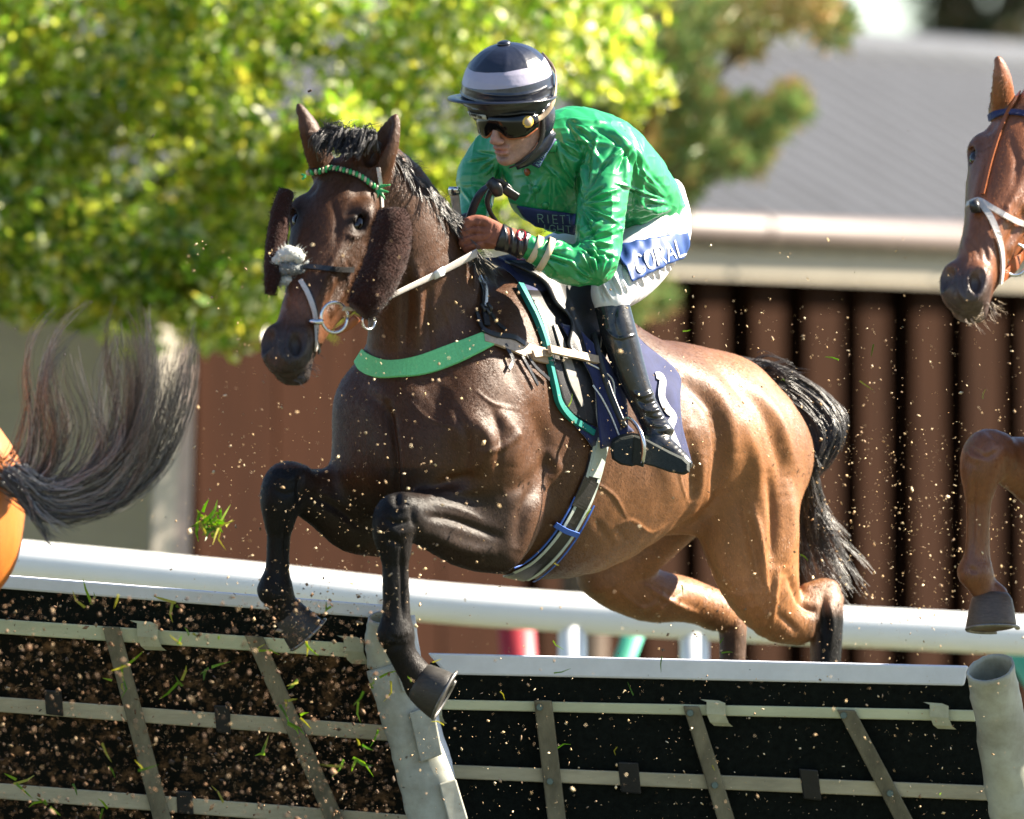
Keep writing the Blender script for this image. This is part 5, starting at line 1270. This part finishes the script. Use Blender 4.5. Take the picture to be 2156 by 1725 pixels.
dome(98.9, 60, 2, 22, 120, M['satin_black'], 'cap_crown', 4.5)
dome(60.3, 28, 2, 16, 120, M['satin_lilac'], 'cap_band', 2.6)
dome(28.3, -15, 2, 22, 120, M['satin_black'], 'cap_lower', 4.5)
mb = MB(); tpz = hcn + Uh*97; mb.tube([tpz, tpz+Uh*6, tpz+Uh*9], [14, 14, 7], 16, side=Lh, sub=1); hraw('button', np.array(mb.V), mb.F, M['satin_black'])
V = []; n = 40
for j, (ro, dz) in enumerate(((0, 0), (.5, -.5), (1, -5), (1, -8), (.5, -4.5), (0, -4))):
    for i in range(n+1):
        a = math.radians(-28 + 236*i/n); ext = 40*max(0, math.sin(math.radians(-28+236*i/n)*.76 + .37))**.8
        V.append(hcn + Lh*(RA[0]-2 + ext*ro)*math.cos(a) + Fw*(RA[1]-2 + ext*ro)*math.sin(a) + Uh*(-12 + dz*1.1 + ext*ro*.33 + 14*max(0, math.sin(a))))
F = [(j*(n+1)+i, j*(n+1)+i+1, ((j+1) % 6)*(n+1)+i+1, ((j+1) % 6)*(n+1)+i) for j in range(6) for i in range(n)]
hraw('peak', np.array(V), F, M['satin_black'])
def hpt(a, z, r=1.0, grow=0):
    s_ = math.sqrt(max(1-(z/RA[2])**2, .05)); a = math.radians(a); return hcn + Lh*(RA[0]+grow)*s_*math.cos(a)*r + Fw*(RA[1]+grow)*s_*math.sin(a)*r + Uh*z
# badge on the shell
V = [hpt(a, z, 1, g_) for g_ in (-3, .5) for z in (-27, -38) for a in (128, 115, 102, 89)]
F = [(0, 1, 5, 4), (1, 2, 6, 5), (2, 3, 7, 6), (8, 12, 13, 9), (9, 13, 14, 10), (10, 14, 15, 11), (0, 8, 9, 1), (1, 9, 10, 2), (2, 10, 11, 3), (4, 5, 13, 12), (5, 6, 14, 13), (6, 7, 15, 14), (0, 4, 12, 8), (3, 11, 15, 7)]
hraw('badge', np.array(V), F, M['badge']); BBv = bvh(np.array(V), np.array(F))
ub, vb = UV(np.array(V)[8:12]); 
o0 = (ub[0] + 6, vb[0] + 1.8); exx = ((ub[3]-ub[0]-12)/39, (vb[3]-vb[0])/39)
wb = write('CHAMPION', o0, exx, (0, 1.0), .8, 'shell', hel, BBv, lift=.3, adv=5)
# ear pad, chin harness
mb = MB(); mb.tube([hd(56, -18, 28), hd(60, -16, 2), hd(58, -8, -26), hd(52, 2, -44)], [22, 26, 22, 8], 18, side=Fw, flat=.5); hraw('ear_pad', np.array(mb.V), mb.F, M['satin_black'])
mb = MB(); mb.tube([hd(62, 2, 20), hd(64, 6, -14), hd(56, 14, -50), hd(34, 44, -82), hd(8, 66, -92)], [8, 8, 7, 5, 4], 10, side=Fw, flat=.5); hraw('chin_strap', np.array(mb.V), mb.F, M['leather'])
# goggles
gog = bpy.data.objects.new('goggles', None); C.objects.link(gog); gog.location = rider.location; gog.parent = rider; gog.location = (0, 0, 0)
def graw(name, V, F, m, **k):
    return raw(name, V, F, m, gog, **k)
def gpt(a, z, g_): 
    r = math.radians(a); c, s_ = math.cos(r), math.sin(r); return hd((60+g_)*np.sign(c)*abs(c)**.75, 4 + (80+g_)*abs(s_)**.8, z)
def zb(a):                # lower rim with nose notch
    d = abs(a-90); return -24 + 17*math.exp(-(d/11)**2) + max(0, (d-52))*.45
def zt(a): d = abs(a-90); return 28 - max(0, d-50)*.3
A_ = np.linspace(14, 166, 60); V = []
prof = [(0, 0), (7, .02), (12, .12), (14, .5), (12, .88), (7, .98), (0, 1)]
for a in A_:
    for g_, t in prof: V.append(gpt(a, zt(a)*(1-t)+zb(a)*t, g_))
m_ = len(prof); F = [(i*m_+k, (i+1)*m_+k, (i+1)*m_+k+1, i*m_+k+1) for i in range(59) for k in range(m_-1)]
graw('lens', np.array(V), F, M['lens'])
for nm, fz, gg, rr in (('lower_rim', zb, 4, 3.2), ('upper_rim', zt, 5, 3)):
    mb = MB(); mb.tube([gpt(a, fz(a), gg) for a in A_], rr, 8, sub=1, side=Uh); graw(nm, np.array(mb.V), mb.F, M['leather_brown'] if nm == 'lower_rim' else M['shell'])
c = gpt(34, 8, 13.5); nn_ = nrm(gpt(34, 8, 14) - gpt(34, 8, 0)); mb = MB(); mb.tube([c-nn_*3, c+nn_*1.6], [13, 12], 20, sub=1, side=Uh); graw('side_badge', np.array(mb.V), mb.F, M['gold'])
mb = MB(); mb.tube([c+nn_*1.5, c+nn_*2.4], [8.5, 8], 20, sub=1, side=Uh); graw('badge_centre', np.array(mb.V), mb.F, M['leather_tan'])
mb = MB(); mb.tube([gpt(18, 6, 6), hpt(8, -48, 1, 6), hpt(-8, -20, 1, 9), hpt(-30, 30, 1, 9), hpt(-60, 60, 1, 9)], 6, 8, side=Uh, flat=.25); graw('strap', np.array(mb.V), mb.F, M['leather_tan'])

# gloves
f = Field(Q(930, 560, -440), Q(1140, 430, -300), 1.5)
chf(f, [(1078, 505, -374, 22, 24), (1052, 498, -376, 24, 26), (1032, 494, -376, 25, 30), (1012, 492, -376, 22, 30)], side=np.array([0, 1., 0]), k=8, n=4)
FG = [((1010, 470), (988, 466), (975, 478), (984, 490), 9.5), ((1006, 484), (983, 482), (972, 496), (984, 506), 9.5), ((1006, 500), (984, 500), (974, 512), (986, 519), 9), ((1012, 514), (992, 516), (982, 524), (996, 528), 8)]
for a, b_, c_, d_, r in FG:
    chf(f, [(*a, -382, r+3, r+3), (*b_, -392, r+.5, r+.5), (*c_, -384, r, r), (*d_, -368, r-1, r-1)], k=4, n=4)
    f.ell(Q(a[0]-4, a[1]-2, -392), (r, r*.8, r*.9), (np.array([1., 0, 0]), np.array([0, 1., 0]), UP), k=5)
chf(f, [(1042, 478, -384, 12, 12), (1022, 466, -390, 10.5, 10.5), (1002, 462, -388, 9.5, 9.5), (986, 468, -382, 8, 8)], k=6, n=4)
GV, GF = f.mesh(1); del f
GV = carve(GV, GF, [([(1022, 477), (996, 476), (974, 485)], 2.2, -4), ([(1022, 492), (996, 492), (972, 501)], 2.2, -4), ([(1022, 507), (998, 509), (980, 516)], 2.2, -4), ([(1012, 466), (1006, 474), (1008, 482)], 3, 3), ([(1008, 482), (1004, 490), (1006, 497)], 3, 3), ([(1046, 480), (1030, 500), (1012, 512)], 3, -2.2), ([(1052, 520), (1032, 512), (1010, 506)], 3, 2), ([(1060, 488), (1050, 505), (1048, 520)], 3, -2), ([(1040, 470), (1036, 488)], 2.5, -1.6)])
raw('glove', GV, GF, M['glove'], rider)
f = Field(Q(1030, 570, -440), Q(1140, 450, -300), 1.6)
chf(f, [(1052, 499, -376, 27, 29), (1075, 507, -374, 24, 26), (1104, 517, -372, 28, 30)], side=np.array([0, 1., 0]), k=6, n=4, cap=.3)
GV, GF = f.mesh(1); del f
GV = carve(GV, GF, [([(1060+i*8, 472+i*3), (1066+i*7, 500+i*3), (1060+i*8, 532+i*3)], 2.2, (-3 if i % 2 else 2.5)) for i in range(7)])
raw('glove_cuff', GV, GF, M['glove_black'], rider); GBv = bvh(GV, GF)
mb = MB(); P = [(1098+9*math.cos(a), 494+11*math.sin(a)) for a in np.linspace(0, 6.28, 12)]; band(GBv, P, 2.2, th=.8, lift=.5, sub=2, mb=mb); mb.build('cuff_print', M['red'], rider)
write('N', (1093, 488), (2.4, .5), (-.3, 1.9), 2, 'white_print', rider, GBv, lift=.6)
band(GBv, [(1110, 494), (1118, 498)], 6, th=.8, lift=.5).build('cuff_print', M['white_print'], rider)
f = Field(Q(900, 560, -330), Q(1060, 420, -140), 1.6)   # far hand
chf(f, [(998, 476, -200, 20, 22), (984, 482, -228, 22, 25), (976, 486, -246, 20, 24)], k=8, n=4)
for i in range(4): chf(f, [(978, 466+i*12, -250, 10, 10), (962, 466+i*12, -268, 9, 9), (966, 472+i*12, -282, 8, 8), (980, 476+i*12, -280, 7, 7)], k=3, n=4)
chf(f, [(996, 464, -238, 11, 11), (984, 456, -262, 9, 9), (972, 460, -276, 8, 8)], k=4, n=3)
GV, GF = f.mesh(1); del f
raw('glove', GV, GF, M['glove_black'], rider)

# boots
def boot_rows(): return [(1288, 640, -178, 36, 37), (1304, 705, -188, 37, 38), (1326, 778, -192, 33, 34), (1352, 842, -196, 27, 28), (1376, 890, -204, 27, 28), (1394, 918, -214, 28, 30)]
def boot_mesh(mirror=False):
    f = Field(Q(1220, 1030, -330), Q(1500, 600, -90), 2.2)
    chf(f, boot_rows(), k=8, n=4, cap=.35)
    chf(f, [(1312, 943, -226, 24, 22), (1350, 938, -222, 27, 24), (1392, 944, -222, 28, 27), (1428, 966, -232, 24, 20), (1446, 978, -238, 14, 13)], side=nrm([.3, .8, .3]), k=16, n=4)
    V, F = f.mesh(1)
    st_ = [([(1335+i*9, 826+i*17), (1352+i*9, 834+i*16), (1378+i*7, 824+i*18)], 4, (-5 if i % 2 else 4.5)) for i in range(6)]
    st_ += [([(1272, 690), (1300, 712), (1338, 704)], 2, 3), ([(1300, 640), (1292, 680), (1310, 730)], 6, -3), ([(1290, 730), (1310, 790), (1330, 830)], 10, 2), ([(1385, 930), (1400, 945), (1420, 950)], 3, -3)]
    return carve(V, F, st_), F
OV, OF = boot_mesh()
bt = raw('boot', OV, OF, M['boot'], rider); OB = bvh(OV, OF)
pc = Q(1190, 700, 8); mv = OV - 2*((OV - pc) @ LAT)[:, None]*LAT
raw('boot', mv, OF[:, ::-1], M['boot'], rider)
# sole seen from below
poly = [(1285, 946), (1290, 930), (1304, 922), (1330, 917), (1352, 920), (1380, 936), (1412, 954), (1440, 968), (1452, 980), (1452, 994), (1440, 1000), (1410, 994), (1376, 982), (1352, 976), (1330, 982), (1306, 978), (1288, 966)]
def ysole(u, v): return -262 - (u-1370)*.12 + (950-v)*.35
outer = [Q(u, v, ysole(u, v)) for u, v in poly]; inn = [Q(1370+(u-1370)*.93, 957+(v-957)*.88, ysole(u, v)-5) for u, v in poly]; backp = [p + np.array([0, 30, 6]) for p in outer]
n = len(poly); V = outer + inn + backp; F = [(i, (i+1) % n, n+(i+1) % n, n+i) for i in range(n)] + [((i+1) % n, i, 2*n+i, 2*n+(i+1) % n) for i in range(n)] + [tuple(n+i for i in range(n)), tuple(2*n+i for i in range(n))[::-1]]
raw('sole', np.array(V), F, M['sole'], bt, False)
# stirrup
sti = thing('stirrup', 'light metal stirrup iron under the rider\'s black boot', 'stirrup', (1345, 1000, -280))
mb = MB(); mb.tube([Q(1305, 905, -250), Q(1318, 880, -262), Q(1335, 890, -276), Q(1350, 915, -290), Q(1356, 945, -292), Q(1352, 975, -286)], [3, 4, 4.5, 5, 6, 5], 10, flat=.7); mb.build('arch', M['steel'], sti, True)
mb = MB(); mb.slab([Q(1334, 918, -276), Q(1358, 926, -286), Q(1356, 984, -282), Q(1330, 976, -272)], [0, 10, 0]); mb.build('tread', M['sole'], sti, bevel=3)
mb = MB(); mb.tube([Q(1250, 700, -200), Q(1275, 800, -232), Q(1306, 880, -256), Q(1316, 900, -258)], 7, 8, side=nrm([.9, -.3, .3]), flat=.3); mb.build('stirrup_leather', M['leather'], sti, True)
# ================================================================ chestnut horse at the right
D2 = (1500, -128, -60)
f, R2 = horse_field(*D2, h=4.6, legs='second', lo_=(-26, 60), eo=(44, 30), ho=-70)
C2V, C2F = f.mesh(1); del f
sh_ = lambda pl: [(x + D2[0] - (70 if y_ < 800 and x < 800 else 26), y_ + D2[1]) for x, y_ in pl]
C2V = carve(C2V, C2F, [(sh_(a), b, c) for a, b, c in MUS if max(p[0] for p in a) < 800 and max(p[1] for p in a) < 800] + [([(2052, 1000), (2050, 1090), (2046, 1160)], 5, -6), ([(2040, 990), (2036, 1080), (2034, 1160)], 7, 4), ([(2046, 945), (2074, 962), (2100, 950)], 5, -6), ([(2040, 1195), (2056, 1205)], 5, -5), ([(2075, 900), (2110, 930)], 8, -6), ([(2030, 950), (2060, 965), (2090, 950)], 8, 4)])
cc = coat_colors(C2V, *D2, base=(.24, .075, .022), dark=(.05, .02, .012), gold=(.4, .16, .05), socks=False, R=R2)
u_, v_ = UV(C2V); w_ = np.clip((v_-1180)/60, 0, 1)[:, None]*(C2V[:, 1] < -200)[:, None]*.3; cc = cc*(1-w_) + np.array((.12, .05, .03))*w_
chestnut = thing('horse', 'chestnut horse with hairy muzzle and brown cheek strap entering at the right edge', 'horse', (2400, 1700, -60))
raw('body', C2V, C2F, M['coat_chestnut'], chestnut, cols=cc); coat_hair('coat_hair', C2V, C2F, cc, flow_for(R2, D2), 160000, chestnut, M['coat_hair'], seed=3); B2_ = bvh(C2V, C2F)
h2 = R2['hl']
for sg in (1, -1):
    c = h2(140, -21, 68*sg); e = [c + R2['F']*20*math.cos(math.pi*j/12) + (R2['S']*15*math.cos(2*math.pi*i/20) + R2['N']*13*math.sin(2*math.pi*i/20))*math.sin(math.pi*j/12) for j in range(13) for i in range(20)]
    mb = MB(); mb.add(e, [(j*20+i, j*20+(i+1) % 20, (j+1)*20+(i+1) % 20, (j+1)*20+i) for j in range(12) for i in range(20)]); mb.build('eye', M['eye'], chestnut, True)
lm('hoof_brown', (.08, .055, .04), rough=.5, noise=.4, nscale=60, bump=.4, bscale=90, stretch=(1, 1, 4))
hoof_obj(chestnut, M['hoof_brown'], Q(2090, 1262, -462), np.array([.0, -.2, -.95]), np.array([-.7, -.65, 0]), 46, 57, 62)
hoof_obj(chestnut, M['hoof_brown'], Q(888+D2[0], 1432+D2[1], -572), np.array([.86, -.12, -.5]), np.array([-.4, -.3, -.85]), 50, 66, 62)
def q2(u, v, y): return Q(u+D2[0]-(62 if v < 420 else 20), v+D2[1], y+D2[2])
hair_obj('mane', chestnut, [[q2(u-14, v+10, y-35), q2(u+8, v-6, y-25), q2(u+28, v+14, y-22), q2(u+40, v+52, y-25)] for u, v, y in crest], 700, r=1.6, jit=10, seed=2, wave=4, cols=[(.2, .08, .04), (.3, .14, .08), (.12, .05, .03)], rootjit=6, seg=7)
hair_obj('forelock', chestnut, [[q2(735+a, 300, -520), q2(720+a*1.4, 280, -545), q2(700+a*1.8, 290, -565), q2(690+a*2, 315, -580)] for a in (24, 40, 56)], 200, r=1.1, jit=6, seed=3, wave=4, cols=[(.22, .09, .05), (.35, .17, .1), (.14, .06, .04)], rootjit=9)
hair_obj('whiskers', chestnut, [[Q(2040, 672, -830), Q(2050, 694, -850)], [Q(2070, 668, -810), Q(2086, 688, -830)], [Q(2094, 640, -790), Q(2124, 652, -800)]], 34, r=.5, jit=6, seed=31, wave=3, clump=2, cols=[(.3, .22, .14), (.12, .08, .06), (.4, .3, .2)], rootjit=7, seg=5, tipvar=.6)
b2 = thing('bridle', 'bridle with blue-black browband, orange-brown cheek strap and pale noseband on the chestnut horse', 'bridle', (2100, 700, -700))
lst('browband', 'navy', b2, [(2082, 250), (2100, 241), (2130, 238), (2170, 244), (2210, 262)], 15, bv=B2_, lift=2, th=4)
lst('face_strap', 'leather_brown', b2, [(2150, 196), (2118, 250), (2090, 330), (2070, 410)], 9, bv=B2_, lift=3, th=3)
lst('noseband', 'rein', b2, [(2040, 432), (2062, 424), (2090, 440), (2130, 462), (2180, 480)], 12, bv=B2_, lift=3, th=4)
lst('noseband', 'rein', b2, [(2066, 428), (2086, 460), (2100, 500), (2106, 560), (2098, 620)], 13, bv=B2_, lift=4, th=4)
def hy(bv, u, v, d):
    p, n = hit(bv, u, v); return p[1] if p is not None else d
furry_tube('nose_knot', [Q(2044, 436, hy(B2_, 2052, 440, -720)-12), Q(2062, 432, hy(B2_, 2062, 436, -720)-14)], [12, 15], M['leather'], b2, 2, 3)
lst('cheek_strap', 'leather_brown', b2, [(2108, 580), (2130, 560), (2160, 520), (2200, 480)], 26, bv=B2_, lift=5, th=3)
yy = hit(B2_, 2135, 545)[0]; yy = yy[1]-14 if yy is not None else -760
ring('bit_ring', Q(2136, 546, yy), 30, 32, 3.2, X_, Z_, 'steel', b2)
mb = MB(); mb.tube([Q(2104, 548, yy-4), Q(2124, 546, yy-8)], [7, 8], 10, sub=1); mb.build('bit', M['steel'], b2, True)

# ================================================================ bright bay horse ahead, at the left edge
D3 = (-1668, 70, -1250)
f, R3 = horse_field(*D3, h=8, legs='rear', head=True)
f.ell(Q(1560+D3[0], 1040+D3[1], 380+D3[2]), (150, 150, 175), (FWD, LAT, UP), k=40)
C3V, C3F = f.mesh(4); del f
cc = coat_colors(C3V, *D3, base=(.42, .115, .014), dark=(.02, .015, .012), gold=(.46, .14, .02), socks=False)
lead = thing('horse', 'bright orange-bay hindquarters of the leading horse cut off by the left edge', 'horse', (-400, 1800, -1250))
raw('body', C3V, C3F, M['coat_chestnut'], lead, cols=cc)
Y3 = -1000
TG = [[(24, 1010), (110, 1075), (230, 1062), (325, 985), (372, 880), (398, 770), (392, 700)],
      [(24, 1005), (110, 1055), (225, 1035), (300, 960), (330, 860), (345, 760), (360, 700)],
      [(24, 1000), (110, 1045), (205, 1015), (262, 940), (290, 850), (290, 740), (270, 645)],
      [(24, 996), (100, 1036), (180, 1005), (225, 930), (215, 840), (212, 750), (240, 670)],
      [(24, 990), (70, 1015), (110, 970), (120, 880), (96, 790), (110, 720), (155, 655)],
      [(22, 985), (44, 965), (52, 880), (60, 790), (96, 715), (160, 650)]]
TC = [(.05, .047, .045), (.1, .095, .09), (.17, .16, .155), (.035, .033, .03), (.3, .285, .27)]
for i, (a, b, n) in enumerate(((0, 3, 520), (2, 4, 330), (3, 5, 90), (4, 6, 170))):
    hair_obj('tail', lead, [[Q(u, v, Y3 - k*14 + i*20) for k, (u, v) in enumerate(g)] for g in TG[a:b]], n, r=1.1, jit=20, seed=40+i, wave=18, cols=TC, rootjit=13, clump=16, seg=14, tipvar=.4)
hair_obj('tail', lead, [[Q(30, 1000, Y3), Q(80, 1060, Y3-20), Q(170, 1080, Y3-30), Q(250, 1070, Y3-40)], [Q(30, 1010, Y3), Q(70, 1080, Y3-20), Q(100, 1130, Y3-30), Q(112, 1160, Y3-30)]], 200, r=1.3, jit=9, seed=50, wave=6, cols=TC, rootjit=8, tipvar=.7)

# ================================================================ flying turf
gd = np.random.default_rng(99)
lm('soil', (.3, .17, .09), rough=.9, noise=.3, nscale=300, tint=True)
OCT = np.array([(1, 0, 0), (-1, 0, 0), (0, 1, 0), (0, -1, 0), (0, 0, 1), (0, 0, -1)], float)
OF_ = np.array([(0, 2, 4), (2, 1, 4), (1, 3, 4), (3, 0, 4), (2, 0, 5), (1, 2, 5), (3, 1, 5), (0, 3, 5)])
def specks(name, P, sz, cols, label):
    n = len(P); R_ = gd.normal(0, 1, (n, 3, 3)) * .45 + np.eye(3) * .7
    V = P[:, None, :] + np.einsum('ij,njk->nik', OCT, R_) * np.asarray(sz)[:, None, None]
    F = (OF_[None] + np.arange(n)[:, None, None]*6).reshape(-1, 3)
    c = np.array(cols)[gd.integers(0, len(cols), n)] * (.6 + .8*gd.random(n))[:, None]
    o = quick(name, V.reshape(-1, 3), F, np.repeat(c, 6, 0), M['soil'], None); return tag(o, label, 'flying soil', kind='stuff')
SC = [(.16, .085, .04), (.11, .055, .025), (.2, .12, .065), (.07, .04, .02), (.26, .18, .1)]
def pts(n, u0, u1, v0, v1, y0, y1): return np.array([Q(gd.uniform(u0, u1), gd.uniform(v0, v1), gd.uniform(y0, y1)) for _ in range(n)])
def blob(n, cu, cv, su, sv, y0, y1): return np.array([Q(gd.normal(cu, su), gd.normal(cv, sv), gd.uniform(y0, y1)) for _ in range(n)])
A = np.vstack([pts(3800, -60, 820, 1250, 1760, -1900, -150), blob(700, 640, 1640, 110, 90, -1200, -300), blob(260, 620, 1310, 40, 40, -700, -450)])
specks('soil_spray', A, gd.random(len(A))**4*4.2 + .9, SC, 'brown soil sprayed in front of the left hurdle panel')
A = np.vstack([pts(1500, 1300, 2180, 640, 1400, 60, 620), pts(700, 850, 2100, 1420, 1760, -500, 0), pts(700, 400, 1100, 500, 1250, -900, -250), pts(900, 1700, 2180, 900, 1330, 200, 620), pts(200, 1120, 1480, 600, 1000, -420, -300), pts(900, 380, 2150, 500, 1700, -1500, -300), blob(500, 700, 1150, 200, 160, -900, -450)])
specks('fine_soil_spray', A, gd.random(len(A))**4*3.2 + .7, [(.6, .42, .22), (.45, .3, .16), (.7, .55, .35), (.3, .2, .12)], 'fine golden grit hanging in the air around the bay horse')
A = pts(46, 0, 2150, 30, 1500, -700, 300); specks('dark_clods', A, gd.random(46)**3*4 + 1.2, [(.03, .022, .018), (.06, .04, .03)], 'small dark clods of earth flying across the whole picture')
def blades(mb, P, n, l, spread, w_=2.0):
    for _ in range(n):
        a = P + gd.normal(0, spread, 3); d = nrm(gd.normal(0, 1, 3) + [0, 0, -.2]); L2 = l*(.5+gd.random()); s_ = nrm(np.cross(d, [0, 1, 0.2])); bnd = gd.normal(0, .25, 3)
        p = [a, a + d*L2*.5 + bnd*L2*.3, a + d*L2]; ww = [w_, w_*.8, .3]; V = []
        for k in range(3): V += [p[k] - s_*ww[k], p[k] + s_*ww[k], p[k] + np.array([0, ww[k]*.5, 0])]
        c = [(.22, .4, .03), (.35, .5, .05), (.15, .28, .03), (.5, .48, .1)][gd.integers(0, 4)]
        mb.add(V, [(0, 1, 4, 3), (1, 2, 5, 4), (2, 0, 3, 5), (3, 4, 7, 6), (4, 5, 8, 7), (5, 3, 6, 8)], c)
mb = MB()
for _ in range(30): blades(mb, Q(gd.uniform(0, 820), gd.uniform(1240, 1720), gd.uniform(-1000, -250)), gd.integers(1, 3), 38, 5, 2.6)
for _ in range(26): blades(mb, Q(gd.uniform(820, 2100), gd.uniform(700, 1700), gd.uniform(-600, -300)), 1, 26, 3, 1.5)
for u, v in ((190, 1275), (370, 1270), (560, 1590), (600, 1480), (270, 1400), (440, 1400), (750, 1590), (30, 1650), (100, 1690), (380, 1440)): blades(mb, Q(u, v, -500), 3, 42, 5, 3)
o = mb.build('flying_grass', M['leaf'], None, False, cols=True); tag(o, 'loose green blades of grass flying in front of the hurdle', 'grass', kind='stuff')
tf = MB()
for du_, dv_ in ((0, 0), (14, 12), (-10, 16), (20, 22), (6, 26)): blades(tf, Q(438+du_, 1084+dv_, -620), 7, 30, 7, 3.4)
blades(tf, Q(462, 1105, -620), 3, 50, 4, 2.5)
o = tf.build('grass_tuft', M['leaf'], None, False, cols=True); tag(o, 'torn tuft of green grass in the air left of the bay\'s raised foreleg', 'grass tuft')
